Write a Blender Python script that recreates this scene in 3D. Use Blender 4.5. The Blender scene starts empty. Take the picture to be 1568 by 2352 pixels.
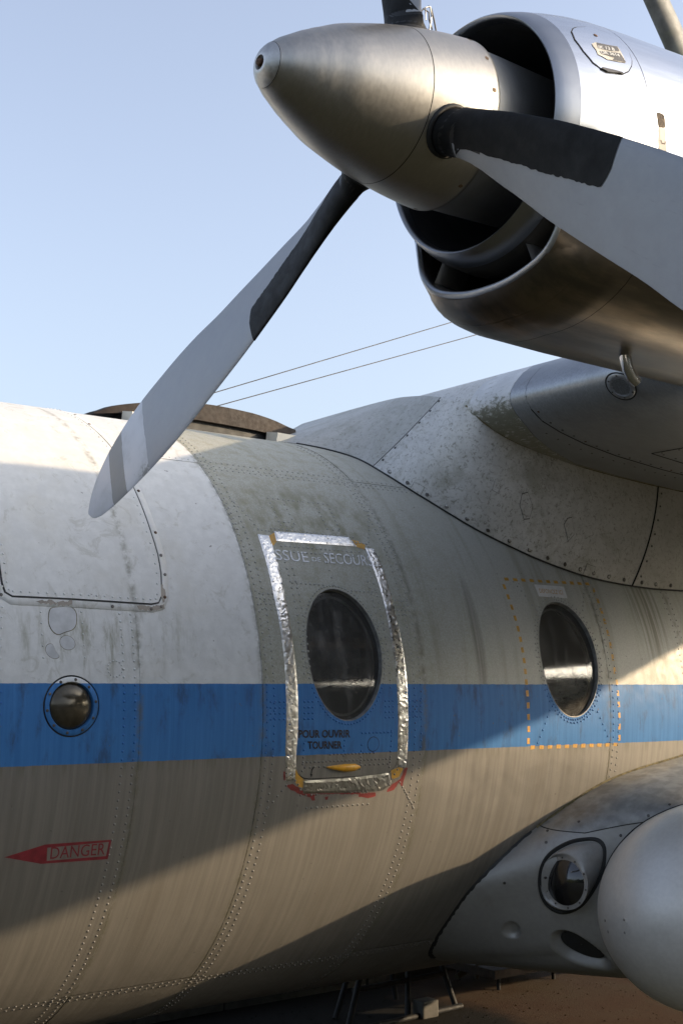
import bpy, bmesh, math, random
from math import sin, cos, pi, atan2, sqrt, radians
from mathutils import Vector, Matrix
from mathutils.geometry import delaunay_2d_cdt
random.seed(7)
sc = bpy.context.scene

# ------------------------------------------------------------------ camera
AX = 1.65                                    # height of the fuselage axis over the ground
CAM = Vector((0.0, -4.9867, AX + 0.0989))
CF = Vector((0.60547, 0.78451, 0.13400)).normalized()
CR = Vector((0.79165, -0.61097, 0.0)).normalized()
CU = CR.cross(CF)
FOC = 2976.2                                 # focal length in survey units (frame 1568 x 2352)
cd = bpy.data.cameras.new('camera'); cam = bpy.data.objects.new('camera', cd)
sc.collection.objects.link(cam); sc.camera = cam
m = Matrix((CR, CU, -CF)).transposed().to_4x4(); m.translation = CAM
cam.matrix_world = m
cd.sensor_fit = 'VERTICAL'; cd.sensor_height = 36.0; cd.sensor_width = 24.0
cd.lens = FOC / 2352 * 36.0
cd.clip_start = 0.05; cd.clip_end = 3000

# ------------------------------------------------------------------ light
SUN = Vector((1.27, -1.0, 0.427)).normalized()   # towards the sun: low, abeam and aft of the port wing
world = bpy.data.worlds.new("World"); sc.world = world; world.use_nodes = True
wn = world.node_tree.nodes; wl = world.node_tree.links; wn.clear()
sky = wn.new('ShaderNodeTexSky'); sky.sky_type = 'NISHITA'; sky.sun_disc = False
sky.sun_elevation = math.asin(SUN.z); sky.sun_rotation = atan2(SUN.x, SUN.y)
sky.altitude = 0; sky.air_density = 1.0; sky.dust_density = 4.0; sky.ozone_density = 2.5
bg = wn.new('ShaderNodeBackground'); bg.inputs['Strength'].default_value = 0.15
wo = wn.new('ShaderNodeOutputWorld')
hs = wn.new('ShaderNodeHueSaturation'); hs.inputs['Saturation'].default_value = .64; hs.inputs['Value'].default_value = 1.36; hs.inputs['Hue'].default_value = .507
wl.new(sky.outputs[0], hs.inputs['Color']); wl.new(hs.outputs[0], bg.inputs[0]); wl.new(bg.outputs[0], wo.inputs[0])
sd = bpy.data.lights.new('sun', 'SUN'); sun = bpy.data.objects.new('sun', sd); sc.collection.objects.link(sun)
sd.energy = 3.15; sd.angle = radians(0.6); sd.color = (1.0, 0.765, 0.50)
sun.rotation_euler = (-SUN).to_track_quat('-Z', 'Y').to_euler(); sun.location = (8, -9, 9)
sc.view_settings.view_transform = 'Standard'; sc.view_settings.look = 'None'
sc.view_settings.exposure = 0.97; sc.view_settings.gamma = 1.0
sc.view_settings.use_curve_mapping = False

# ------------------------------------------------------------------ survey helpers
R = 1.225                                    # fuselage radius
def ray(px, py):
    return (CF * FOC + CR * (px - 784) + CU * (1176 - py)).normalized()
def X3(x, y, z): return (x, y, z + AX)       # aircraft frame (axis = 0) to world
def fu(px, py, r=R):                         # point of the hull seen at a survey station -> (x, girth angle)
    d = ray(px, py); c = CAM - Vector((0, 0, AX))
    a = d.y * d.y + d.z * d.z; b = c.y * d.y + c.z * d.z; q = c.y * c.y + c.z * c.z - r * r
    D = max(b * b - a * q, 0.0); t = (-b - sqrt(D)) / a; P = c + d * t
    return (P.x, atan2(P.z, -P.y))
def ony(px, py, y):
    d = ray(px, py); t = (y - CAM.y) / d.y; return CAM + d * t
def hull(x, th, h=0.0): return X3(x, -(R + h) * cos(th), (R + h) * sin(th))
c4 = lambda a, b: (a * .4341, b * .4341 + 884.8)
c5 = lambda a, b: (a * .3472 + 476.4, b * .3472 + 1123)
c6 = lambda a, b: (a * .349 + 1020.9, b * .349 + 1020.9)
c0 = lambda a, b: (a * .5, b * .5 + 1497.3)
c2 = lambda a, b: (a * .5 + 784, b * .5 + 1701.5)
cw = lambda a, b: (a * .4358 + 884.8, b * .4358 + 408.4)

# ------------------------------------------------------------------ materials
class N:
    def __init__(s, name):
        s.m = bpy.data.materials.new(name); s.m.use_nodes = True
        s.t = s.m.node_tree; s.t.nodes.clear(); s.l = s.t.links
        s.out = s.t.nodes.new('ShaderNodeOutputMaterial')
        s.b = s.t.nodes.new('ShaderNodeBsdfPrincipled'); s.l.new(s.b.outputs[0], s.out.inputs[0])
        tc = s.t.nodes.new('ShaderNodeTexCoord'); s.P = tc.outputs['Object']
        s._s = None
    def set(s, inp, v):
        i = s.b.inputs[inp] if isinstance(inp, str) else inp
        if hasattr(v, 'links') or isinstance(v, bpy.types.NodeSocket): s.l.new(v, i)
        else:
            if isinstance(v, tuple) and len(v) == 3 and i.type == 'RGBA': v = (*v, 1)
            i.default_value = v
        return s
    def ma(s, op, a, b=None, c=None, clamp=False):
        n = s.t.nodes.new('ShaderNodeMath'); n.operation = op; n.use_clamp = clamp
        for k, v in enumerate((a, b, c)):
            if v is not None: s.set(n.inputs[k], v)
        return n.outputs[0]
    def xyz(s):
        if s._s is None:
            n = s.t.nodes.new('ShaderNodeSeparateXYZ'); s.l.new(s.P, n.inputs[0]); s._s = n.outputs
        return s._s
    def vec(s, x, y, z=0.0):
        n = s.t.nodes.new('ShaderNodeCombineXYZ')
        for k, v in enumerate((x, y, z)): s.set(n.inputs[k], v)
        return n.outputs[0]
    def scale(s, v, k):
        n = s.t.nodes.new('ShaderNodeVectorMath'); n.operation = 'MULTIPLY'
        s.set(n.inputs[0], v); n.inputs[1].default_value = k if isinstance(k, tuple) else (k, k, k)
        return n.outputs[0]
    def noise(s, sc_, v=None, det=4, rough=.55, dist=0.0):
        n = s.t.nodes.new('ShaderNodeTexNoise'); n.inputs['Scale'].default_value = sc_
        n.inputs['Detail'].default_value = det; n.inputs['Roughness'].default_value = rough
        n.inputs['Distortion'].default_value = dist
        s.l.new(v if v is not None else s.P, n.inputs['Vector']); return n.outputs['Fac']
    def ramp(s, v, a, b, lo=0.0, hi=1.0):    # smooth map of v from [a,b] to [lo,hi]
        n = s.t.nodes.new('ShaderNodeMapRange'); n.interpolation_type = 'SMOOTHSTEP'
        s.set(n.inputs['Value'], v)
        for k, w in (('From Min', a), ('From Max', b), ('To Min', lo), ('To Max', hi)): n.inputs[k].default_value = w
        return n.outputs[0]
    def mix(s, f, a, b, mode='MIX'):
        n = s.t.nodes.new('ShaderNodeMix'); n.data_type = 'RGBA'; n.blend_type = mode
        s.set(n.inputs[0], f); s.set(n.inputs[6], a); s.set(n.inputs[7], b); return n.outputs[2]
    def bump(s, h, st=.2, dist=.002):
        n = s.t.nodes.new('ShaderNodeBump'); n.inputs['Strength'].default_value = st
        n.inputs['Distance'].default_value = dist; s.l.new(h, n.inputs['Height'])
        s.l.new(n.outputs[0], s.b.inputs['Normal']); return s
def simple(name, col, rough=.5, metal=0.0, var=.15, vs=12.0, dirt=None, dirt_amt=.5, bump=.15, bs=60, stretch=None, spec=None):
    n = N(name)
    v = n.scale(n.P, stretch) if stretch else n.P
    a = n.noise(vs, v); dark = tuple(c * (1 - var * 1.6) for c in col); lite = tuple(min(1, c * (1 + var)) for c in col)
    c = n.mix(n.ramp(a, .3, .7), dark, lite)
    if dirt: c = n.mix(n.ramp(n.noise(4.0, None, 7, .65), .5, .75, 0, dirt_amt), c, dirt)
    n.set('Base Color', c).set('Metallic', metal)
    n.set('Roughness', n.ramp(n.noise(vs * 1.7, v, 6), .25, .75, max(.02, rough - .07), rough + .09))
    if spec is not None: n.set('Specular IOR Level', spec)
    if bump: n.bump(n.noise(bs, v, 5), bump, .001)
    return n.m

RINGS = [1.585, 2.08, 2.56, 3.307, 4.366, 4.90]
def hull_material():
    n = N('hull_paint'); o = n.xyz(); x = o[0]
    th = n.ma('ARCTAN2', n.ma('SUBTRACT', o[2], AX), n.ma('MULTIPLY', o[1], -1.0))
    girth = n.vec(x, n.ma('MULTIPLY', th, R), 0.0)
    streak = n.noise(1.0, n.scale(girth, (55, 1.6, 1)), 5, .6)
    streak2 = n.noise(1.0, n.scale(girth, (14, .9, 1)), 4, .6)
    fine = n.noise(150, None, 3, .7); mid = n.noise(22, None, 5, .65); big = n.noise(3.2, None, 5, .6)
    speck = n.noise(330, None, 2, .5)
    # white
    white = n.mix(n.ramp(mid, .35, .7), (.555, .56, .548), (.63, .635, .622))
    scr = n.noise(9, n.scale(n.P, (1, 1, 1)), 9, .78, 1.6)
    white = n.mix(n.ramp(scr, .55, .63, 0, .38), white, (.33, .32, .27))
    white = n.mix(n.ramp(big, .52, .72, 0, .35), white, (.50, .48, .41))
    # weathered grey with a growth of algae
    grey = n.mix(n.ramp(fine, .3, .7), (.268, .268, .222), (.372, .370, .322))
    grey = n.mix(n.ramp(speck, .60, .70, 0, .5), grey, (.58, .59, .56))
    grey = n.mix(n.ramp(mid, .45, .72, 0, .55), grey, (.245, .238, .155))
    grey = n.mix(n.ramp(streak2, .52, .72, 0, .35), grey, (.19, .188, .11))
    greyaft = n.mix(n.ramp(fine, .3, .7), (.365, .36, .315), (.44, .435, .385))
    greyaft = n.mix(n.ramp(streak2, .46, .68, 0, .55), greyaft, (.27, .26, .195))
    greyaft = n.mix(n.ramp(big, .5, .7, 0, .3), greyaft, (.34, .325, .26))
    grey = n.mix(n.ramp(x, 3.1, 3.9), grey, greyaft)
    # moss over and beside the escape door, and below the wing fairing
    def blob(cx, ct, rx, rt):
        u = n.ma('DIVIDE', n.ma('SUBTRACT', x, cx), rx); w = n.ma('DIVIDE', n.ma('SUBTRACT', th, ct), rt)
        d = n.ma('ADD', n.ma('MULTIPLY', u, u), n.ma('MULTIPLY', w, w)); return n.ramp(d, 0.0, 1.0, 1.0, 0.0)
    moss = n.ma('MULTIPLY', blob(2.93, .64, .42, .20), n.ramp(n.noise(1.0, n.scale(girth, (16, 8, 1)), 5, .6), .38, .68))
    grey = n.mix(n.ma('MULTIPLY', moss, .85), grey, (.14, .135, .065))
    run = n.ma('MULTIPLY', blob(3.62, .24, .035, .28), n.ramp(streak, .3, .6, .35, 1))
    grey = n.mix(n.ma('MULTIPLY', run, .7), grey, (.11, .11, .075))
    run = n.ma('MULTIPLY', blob(4.72, .36, .15, .24), n.ramp(streak, .35, .65))
    grey = n.mix(n.ma('MULTIPLY', run, .75), grey, (.13, .125, .08))
    # lower hull: dull bare metal paint with vertical brush marks
    low = n.mix(n.ramp(streak, .3, .72), (.168, .157, .138), (.218, .204, .180))
    low = n.mix(n.ramp(streak2, .5, .72, 0, .35), low, (.145, .128, .106))
    low = n.mix(n.ramp(fine, .62, .72, 0, .2), low, (.27, .265, .25))
    # blue band
    blue = n.mix(n.ramp(streak, .3, .75), (.034, .140, .345), (.050, .180, .425))
    blue = n.mix(n.ramp(n.noise(1.0, n.scale(girth, (16, 5, 1)), 6, .7), .50, .70, 0, .75), blue, (.035, .07, .13))
    edge = n.noise(40, None, 3); wob = n.ma('MULTIPLY', n.ma('SUBTRACT', edge, .5), .003)
    th2 = n.ma('ADD', th, wob)
    isw = n.ma('LESS_THAN', x, 2.562); up = n.ma('GREATER_THAN', th2, .0905)
    col = n.mix(isw, grey, white)
    # thin grime tight along the frame joints
    g = None
    for r_ in RINGS:
        d = n.ma('ABSOLUTE', n.ma('SUBTRACT', x, r_)); q = n.ramp(d, 0.0, .022, 1.0, 0.0)
        g = q if g is None else n.ma('MAXIMUM', g, q)
    g = n.ma('MULTIPLY', g, n.ramp(n.noise(30, None, 6, .7), .38, .62))
    # algae runs below the hatch sill
    hr = n.ma('MULTIPLY', blob(1.95, .22, .42, .16), n.ramp(n.noise(1.0, n.scale(girth, (24, 5, 1)), 6, .7), .47, .70))
    col = n.mix(n.ma('MULTIPLY', hr, .8), col, (.20, .195, .125))
    bandf = n.ma('MULTIPLY', n.ma('LESS_THAN', th2, .0905), n.ma('GREATER_THAN', th2, -.1143))
    col = n.mix(bandf, col, blue)
    islow = n.ma('LESS_THAN', th2, -.1143)
    # grime curtain just below the band
    drip = n.ma('MULTIPLY', n.ramp(th, -.16, -.1143, 0, 1), n.ramp(n.noise(1.0, n.scale(girth, (70, 3, 1)), 4), .45, .62))
    low = n.mix(n.ma('MULTIPLY', drip, .6), low, (.12, .115, .085))
    col = n.mix(islow, col, low)
    col = n.mix(n.ma('MULTIPLY', g, .62), col, (.12, .115, .075))
    # chips and stray paint flecks
    chip = n.ramp(n.noise(47, None, 2, .4), .765, .78, 0, .7)
    col = n.mix(chip, col, (.12, .11, .10))
    n.set('Base Color', col)
    n.set('Metallic', n.ma('MULTIPLY', islow, .25)).set('Specular IOR Level', n.ma('SUBTRACT', .45, n.ma('MULTIPLY', bandf, .25)))
    n.set('Roughness', n.ma('ADD', n.ma('MULTIPLY', islow, -.08), n.ramp(mid, .3, .7, .46, .60)))
    h = n.ma('ADD', n.ma('MULTIPLY', fine, .35), n.ma('MULTIPLY', n.noise(2.6, None, 2), 7.0))
    n.bump(h, .35, .0022)
    return n.m
M = {}
M['hull'] = hull_material()
M['dark'] = simple('dark_gap', (.012, .012, .011), .9, bump=0)
M['cabin'] = simple('cabin_dark', (.03, .028, .025), .85, bump=0)
def rivet_material():
    n = N('rivet_paint'); o = n.xyz(); x = o[0]
    th = n.ma('ARCTAN2', n.ma('SUBTRACT', o[2], AX), n.ma('MULTIPLY', o[1], -1.0))
    c = n.mix(n.ma('LESS_THAN', x, 2.562), (.32, .322, .29), (.60, .61, .605))
    b = n.ma('MULTIPLY', n.ma('LESS_THAN', th, .0905), n.ma('GREATER_THAN', th, -.1143))
    c = n.mix(b, c, (.018, .125, .37)); c = n.mix(n.ma('LESS_THAN', th, -.1143), c, (.18, .175, .165))
    c = n.mix(n.ramp(n.noise(90, None, 2), .55, .7, 0, .5), c, (.12, .115, .09))
    n.set('Base Color', c).set('Roughness', .5).set('Metallic', .15); return n.m
M['rivet'] = rivet_material()

def metal(name, col, rough, brush, dirt=None, damt=.3, metalv=1.0, bump=.08, bigv=.12, bc=.18):
    n = N(name)
    br = n.noise(1.0, n.scale(n.P, brush), 5, .65); mid = n.noise(14, None, 5, .6); big = n.noise(2.5, None, 4)
    c = n.mix(n.ramp(br, .3, .7), tuple(v * (1 - bc) for v in col), tuple(min(1, v * (1 + bc * .45)) for v in col))
    c = n.mix(n.ramp(mid, .35, .75, 0, bigv * 3), c, tuple(v * .72 for v in col))
    if dirt: c = n.mix(n.ramp(n.noise(6, None, 8, .7), .52, .72, 0, damt), c, dirt)
    n.set('Base Color', c).set('Metallic', metalv)
    n.set('Roughness', n.ma('ADD', n.ramp(br, .3, .7, -.28 * bc, .33 * bc), n.ramp(big, .3, .7, rough - .03, rough + .06)))
    n.bump(n.ma('ADD', n.ma('MULTIPLY', br, .5), n.ma('MULTIPLY', n.noise(5, None, 2), 1.2)), bump, .002)
    return n.m
M['spinner'] = metal('spinner_metal', (.445, .425, .39), .40, (160, 60, 60), (.36, .31, .24), .10, 1.0, .02, .03, .08)
M['cap'] = metal('spinner_cap_metal', (.50, .49, .47), .42, (90, 90, 90))
M['hub'] = metal('hub_metal', (.55, .55, .54), .42, (200, 30, 30), None, .3, 1.0, .02, .03, .06)
M['nacelle'] = metal('polished_alloy', (.70, .705, .725), .225, (4, 40, 40), (.5, .46, .4), .04, 1.0, .012, .03, .04)
def cowl_material():
    n = N('cowl_alloy'); o = n.xyz()
    br = n.noise(1.0, n.scale(n.P, (4, 40, 40)), 5, .6); big = n.noise(2.5, None, 4); st = n.noise(1.0, n.scale(n.P, (2.2, 12, 12)), 6, .65)
    c = n.mix(n.ramp(br, .3, .7), (.63, .635, .65), (.70, .705, .72))
    belly_dark = n.ramp(n.ma('ADD', n.ma('SUBTRACT', AX + NZ_ - .05, o[2]), n.ma('MULTIPLY', n.ma('SUBTRACT', st, .5), .22)), .06, .20)   # streaky, darker and browner towards the belly
    c = n.mix(n.ma('MULTIPLY', belly_dark, .92), c, n.mix(n.ramp(st, .40, .68), (.115, .10, .08), (.26, .21, .155)))
    n.set('Base Color', c).set('Metallic', 1.0)
    n.set('Roughness', n.ma('ADD', n.ramp(big, .3, .7, .23, .29), n.ma('MULTIPLY', belly_dark, .05)))
    n.bump(n.ma('ADD', n.ma('MULTIPLY', br, .4), n.ma('MULTIPLY', n.noise(7, None, 3), 2.0)), .05, .002); return n.m
NZ_ = 1.316
M['cowl'] = cowl_material()
M['lip'] = metal('lip_alloy', (.34, .35, .37), .32, (30, 30, 30), None, .3, 1.0, .015, .02, .05)
M['duct'] = simple('duct_black', (.02, .021, .022), .6, bump=.05)
M['shell_in'] = metal('inner_cowl_metal', (.17, .16, .145), .45, (120, 20, 20), (.08, .07, .05), .4, .8, .03, .05)
M['wing'] = metal('wing_alloy', (.30, .315, .335), .36, (10, 120, 120), (.16, .15, .13), .35, .75, .08)
M['pod'] = metal('pod_silver', (.70, .685, .65), .45, (30, 60, 60), (.42, .40, .35), .2, .32, .03, .03, .06)
M['stub'] = metal('stub_silver', (.36, .355, .34), .47, (30, 50, 50), (.2, .18, .15), .3, .40, .06, .05, .08)
M['stubtop'] = simple('stub_upper_paint', (.30, .30, .29), .5, .3, .15, 20, (.16, .12, .075), .6)
M['seal'] = simple('black_sealant', (.018, .019, .02), .55, bump=.5, bs=120)
M['mossyseal'] = simple('mossy_sealant', (.15, .125, .065), .85, 0, .35, 60, (.07, .07, .025), .7, .6, 140)
M['screw'] = simple('screw_dark', (.10, .095, .09), .4, .8, bump=0)
M['screwlit'] = simple('screw_steel', (.42, .41, .39), .35, .8, bump=0)
M['rust'] = simple('rusty_screw', (.10, .05, .025), .8, .1, .4, 200, bump=0)
M['black'] = simple('black_paint', (.012, .012, .012), .6, bump=.1)
M['white'] = simple('white_paint', (.62, .62, .60), .5, 0, .06, 30)
M['yellow'] = simple('ochre_paint', (.50, .27, .035), .5, 0, .15, 60, (.25, .14, .03), .4)
M['handle'] = simple('handle_orange', (.62, .30, .02), .35, 0, .1, 60, (.45, .30, .12), .4)
M['red'] = simple('red_paint', (.17, .016, .014), .55, 0, .2, 50, (.13, .02, .02), .5)
M['dred'] = simple('danger_red', (.19, .018, .026), .5, 0, .15, 30)
M['letter'] = simple('faded_white_lettering', (.70, .71, .73), .55, 0, .2, 160, (.34, .34, .32), .5)
M['pinkred'] = simple('old_red_lettering', (.26, .10, .09), .6, 0, .3, 160)
M['frame'] = simple('window_frame_grey', (.20, .20, .19), .45, .3, .2, 40)
M['latch'] = simple('latch_brown', (.10, .075, .055), .7, 0, .5, 240, bump=0, spec=.2)
M['halo'] = simple('rust_stain', (.17, .115, .07), .6, .3, .3, 200, bump=0)
M['tape'] = metal('foil', (.66, .655, .64), .28, (60, 60, 60), (.5, .48, .42), .2, 1.0, .12)
M['tapelow'] = metal('dull_foil', (.42, .41, .38), .36, (60, 60, 60), (.25, .24, .2), .4, 1.0, .35)
M['patch'] = simple('patch_grey', (.47, .48, .49), .5, 0, .08, 30)
M['mast'] = simple('mast_paint', (.16, .165, .155), .55, 0, .2, 18, (.17, .18, .10), .7)
M['brown'] = simple('antenna_brown', (.020, .014, .011), .6, 0, .15, 30, (.05, .035, .025), .3, spec=.2)
M['cream'] = simple('cream_paint', (.72, .66, .54), .5, 0, .05, 20)
M['wire'] = simple('wire_grey', (.06, .058, .06), .5, .4, bump=0)
M['cable'] = simple('cable_black', (.02, .02, .022), .45, bump=0)
M['castor'] = simple('castor_black', (.006, .006, .006), .8, bump=0)
M['tyre'] = simple('tyre_rubber', (.018, .018, .018), .8)
M['steel'] = simple('stand_steel', (.008, .008, .008), .7, 0.0, .2, 20)
M['ystand'] = simple('faded_yellow_steel', (.05, .04, .02), .6, .1, .25, 20)
M['rust_steel'] = simple('brown_steel', (.035, .022, .014), .7, .2, .25, 20)
M['concrete'] = simple('concrete', (.10, .095, .085), .85, 0, .15, 20, (.15, .14, .11), .5, .4, 80)
M['foilin'] = metal('insulation_blanket', (.75, .75, .74), .30, (30, 30, 30), (.4, .4, .38), .4, .8, .6)
M['curtain'] = simple('curtain_grey', (.10, .10, .105), .9, 0, .2, 20)
M['lens'] = simple('amber_lens', (.10, .085, .06), .16, .55, .25, 14, bump=0)
M['stickerd'] = simple('sticker_dark', (.10, .095, .09), .5, 0, .25, 260)
M['stickerl'] = simple('sticker_pale', (.55, .52, .46), .6)
def fairing_material(front=False):
    n = N('fairing_front_paint' if front else 'fairing_paint'); o = n.xyz()
    mid = n.noise(10, None, 7, .7); fine = n.noise(60, None, 7, .78, .8); big = n.noise(2.6, None, 4)
    c = n.mix(n.ramp(mid, .3, .7), (.49, .485, .465), (.61, .605, .585))
    c = n.mix(n.ramp(fine, .52, .61, 0, .72), c, (.18, .17, .135))
    c = n.mix(n.ramp(n.noise(4.5, None, 8, .72, .6), .50, .66, 0, .55), c, (.27, .26, .20))
    c = n.mix(n.ramp(n.noise(17, n.scale(n.P, (1, 1, 2.2)), 9, .75), .55, .70, 0, .5), c, (.27, .25, .21))
    c = n.mix(n.ramp(o[0], 4.1, 5.0, 0, .45), c, (.37, .34, .28))
    if front: c = n.mix(.50, c, n.mix(n.ramp(n.noise(1.0, n.scale(n.P, (5, 14, 5)), 6, .65), .38, .66), (.34, .34, .31), (.22, .22, .175)))
    n.set('Base Color', c).set('Roughness', n.ramp(mid, .3, .7, .38, .52)).set('Metallic', .12)
    n.bump(n.ma('ADD', n.ma('MULTIPLY', fine, .5), n.ma('MULTIPLY', big, 3)), .3, .002); return n.m
M['fairing'] = fairing_material(); M['fairfront'] = fairing_material(True)
def mossy_white():
    n = N('mossy_white_paint'); o = n.xyz()
    f = n.noise(1.0, n.scale(n.P, (60, 26, 34)), 10, .82, .3); b = n.noise(8, None, 6, .7)
    c = n.mix(n.ramp(b, .3, .7), (.50, .51, .52), (.64, .65, .66))
    lower = n.ramp(o[2], AX + 1.20, AX + 1.36, 1.0, 0.0)
    k = n.ramp(n.ma('ADD', f, n.ma('MULTIPLY', n.ma('SUBTRACT', lower, .5), .20)), .45, .57)
    c = n.mix(n.ma('MULTIPLY', k, .85), c, (.095, .095, .05))
    n.set('Base Color', c).set('Roughness', .55); n.bump(f, .5, .003); return n.m
M['mossywhite'] = mossy_white()
def blade_material():
    n = N('blade_grey'); o = n.xyz(); r = o[2]
    mid = n.noise(9, None, 6, .65); fine = n.noise(1.0, n.scale(n.P, (50, 120, 14)), 6, .7)
    wob = n.ma('MULTIPLY', n.ma('SUBTRACT', n.noise(30, None, 3), .5), .012)
    rr = n.ma('ADD', n.ma('ADD', r, n.ma('MULTIPLY', o[1], -.05)), wob)
    c = n.mix(n.ramp(mid, .3, .7), (.255, .265, .285), (.315, .325, .345))
    c = n.mix(n.ramp(fine, .6, .74, 0, .35), c, (.17, .165, .16))
    lt = n.mix(n.ramp(mid, .45, .7), (.50, .51, .54), (.43, .44, .455))
    dk = n.mix(n.ramp(mid, .3, .7), (.215, .215, .21), (.26, .26, .255))
    # worn spots of the light bands near the leading edge
    worn = n.ma('MULTIPLY', n.ramp(o[1], .035, .085), n.ramp(n.noise(35, n.scale(n.P, (1, 1, .6)), 6, .7), .50, .56))
    lt = n.mix(worn, lt, dk)
    c = n.mix(n.ma('GREATER_THAN', rr, 1.215), c, lt)
    c = n.mix(n.ma('GREATER_THAN', rr, 1.350), c, dk)
    c = n.mix(n.ma('GREATER_THAN', rr, 1.435), c, lt)
    c = n.mix(n.ma('LESS_THAN', r, .212), c, (.010, .010, .010))
    c = n.mix(n.ma('MULTIPLY', n.ma('LESS_THAN', r, .30), n.ma('GREATER_THAN', o[1], -.018)), c, (.010, .010, .010))
    n.set('Base Color', c).set('Roughness', n.ramp(mid, .3, .7, .40, .52)).set('Metallic', .25)
    n.bump(fine, .1, .001); return n.m
M['blade'] = blade_material()
M['boot'] = simple('black_rubber_boot', (.009, .0095, .010), .62, 0, .2, 20, (.02, .021, .022), .4, .5, 90, spec=.22)
def glass(name, tint=(.6, .6, .58), rough=.07, streaks=True):
    m = bpy.data.materials.new(name); m.use_nodes = True; t = m.node_tree; t.nodes.clear(); L = t.links
    o = t.nodes.new('ShaderNodeOutputMaterial'); mx = t.nodes.new('ShaderNodeMixShader')
    tr = t.nodes.new('ShaderNodeBsdfTransparent'); tr.inputs[0].default_value = (*tint, 1)
    gl = t.nodes.new('ShaderNodeBsdfGlossy'); gl.inputs['Roughness'].default_value = rough
    fr = t.nodes.new('ShaderNodeFresnel'); fr.inputs[0].default_value = 1.55
    tc = t.nodes.new('ShaderNodeTexCoord'); mp = t.nodes.new('ShaderNodeMapping'); mp.inputs['Scale'].default_value = (9, 3, 3)
    no = t.nodes.new('ShaderNodeTexNoise'); no.inputs['Scale'].default_value = 3; no.inputs['Detail'].default_value = 7
    L.new(tc.outputs['Object'], mp.inputs[0]); L.new(mp.outputs[0], no.inputs[0])
    bp = t.nodes.new('ShaderNodeBump'); bp.inputs['Strength'].default_value = .05; bp.inputs['Distance'].default_value = .004
    L.new(no.outputs[0], bp.inputs['Height']); L.new(bp.outputs[0], gl.inputs['Normal'])
    di = t.nodes.new('ShaderNodeBsdfDiffuse'); di.inputs[0].default_value = (.30, .29, .27, 1)
    rm = t.nodes.new('ShaderNodeMapRange'); rm.inputs['From Min'].default_value = .45; rm.inputs['From Max'].default_value = .75
    rm.inputs['To Min'].default_value = .12; rm.inputs['To Max'].default_value = .34 if streaks else .05
    L.new(no.outputs[0], rm.inputs[0])
    m2 = t.nodes.new('ShaderNodeMixShader')
    L.new(fr.outputs[0], mx.inputs[0]); L.new(tr.outputs[0], mx.inputs[1]); L.new(gl.outputs[0], mx.inputs[2])
    L.new(rm.outputs[0], m2.inputs[0]); L.new(mx.outputs[0], m2.inputs[1]); L.new(di.outputs[0], m2.inputs[2])
    L.new(m2.outputs[0], o.inputs[0]); return m
M['lampdark'] = simple('tarnished_reflector', (.055, .055, .06), .22, .9, .2, 20, bump=0)
M['darklens'] = simple('dark_domed_lens', (.018, .018, .019), .07, .0, .3, 14, bump=0, spec=.9)
M['glass'] = glass('window_glass')
M['lampglass'] = glass('lamp_glass', (.8, .8, .78), .02, False)
def ground_mat(kind):
    n = N(kind); o = n.xyz()
    f = n.noise(120, None, 6, .8); b = n.noise(.9, None, 6, .65); g = n.noise(14, None, 6, .7)
    if kind == 'gravel':
        c = n.mix(n.ramp(f, .3, .7), (.028, .016, .010), (.088, .047, .025))
        c = n.mix(n.ramp(b, .4, .65, 0, .55), c, (.07, .06, .04))
        c = n.mix(n.ramp(g, .62, .72, 0, .7), c, (.03, .024, .015))
    else:
        c = n.mix(n.ramp(g, .3, .7), (.022, .026, .014), (.045, .047, .030))
        c = n.mix(n.ramp(b, .4, .7, 0, .7), c, (.050, .044, .034))
    if kind == 'gravel':                          # the aircraft's own shade, painted dark under the belly
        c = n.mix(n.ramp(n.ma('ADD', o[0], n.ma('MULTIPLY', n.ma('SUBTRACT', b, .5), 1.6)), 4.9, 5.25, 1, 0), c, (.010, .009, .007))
    n.set('Base Color', c).set('Roughness', .95).set('Specular IOR Level', .2); n.bump(f, .8, .01); return n.m
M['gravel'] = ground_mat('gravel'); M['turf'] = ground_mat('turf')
def leafm(name, a, b):
    n = N(name); n.set('Base Color', n.mix(n.ramp(n.noise(5), .3, .7), a, b)).set('Roughness', .7); return n.m
M['leaf'] = leafm('added_woodland_leaves', (.022, .035, .012), (.06, .075, .03))
M['grass'] = leafm('grass_blades', (.03, .05, .012), (.10, .10, .04))

# ------------------------------------------------------------------ mesh helpers
def link(name, me, mat, parent=None):
    me.materials.clear()
    for k in (mat if isinstance(mat, (list, tuple)) else [mat]): me.materials.append(k)
    o = bpy.data.objects.new(name, me); sc.collection.objects.link(o)
    if parent: o.parent = parent
    return o
def mk(name, vs, fs, mat, parent=None, smooth=True, normals=None, angle=None):
    me = bpy.data.meshes.new(name); me.from_pydata(vs, [], fs)
    if smooth:
        me.polygons.foreach_set('use_smooth', [True] * len(me.polygons))
        if normals: me.normals_split_custom_set_from_vertices(normals)
        elif angle: me.set_sharp_from_angle(angle=radians(angle))
    me.update(); return link(name, me, mat, parent)
def empty(name, loc, parent=None):
    o = bpy.data.objects.new(name, None); o.empty_display_size = .2; sc.collection.objects.link(o)
    o.location = loc
    if parent: o.parent = parent
    return o
def tag(o, **k):
    for a, b in k.items(): o[a] = b
    return o
def inside(p, loop):
    x, y = p; c = False; n = len(loop)
    for i in range(n):
        x1, y1 = loop[i]; x2, y2 = loop[i - 1]
        if (y1 > y) != (y2 > y) and x < (x2 - x1) * (y - y1) / (y2 - y1) + x1: c = not c
    return c
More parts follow.
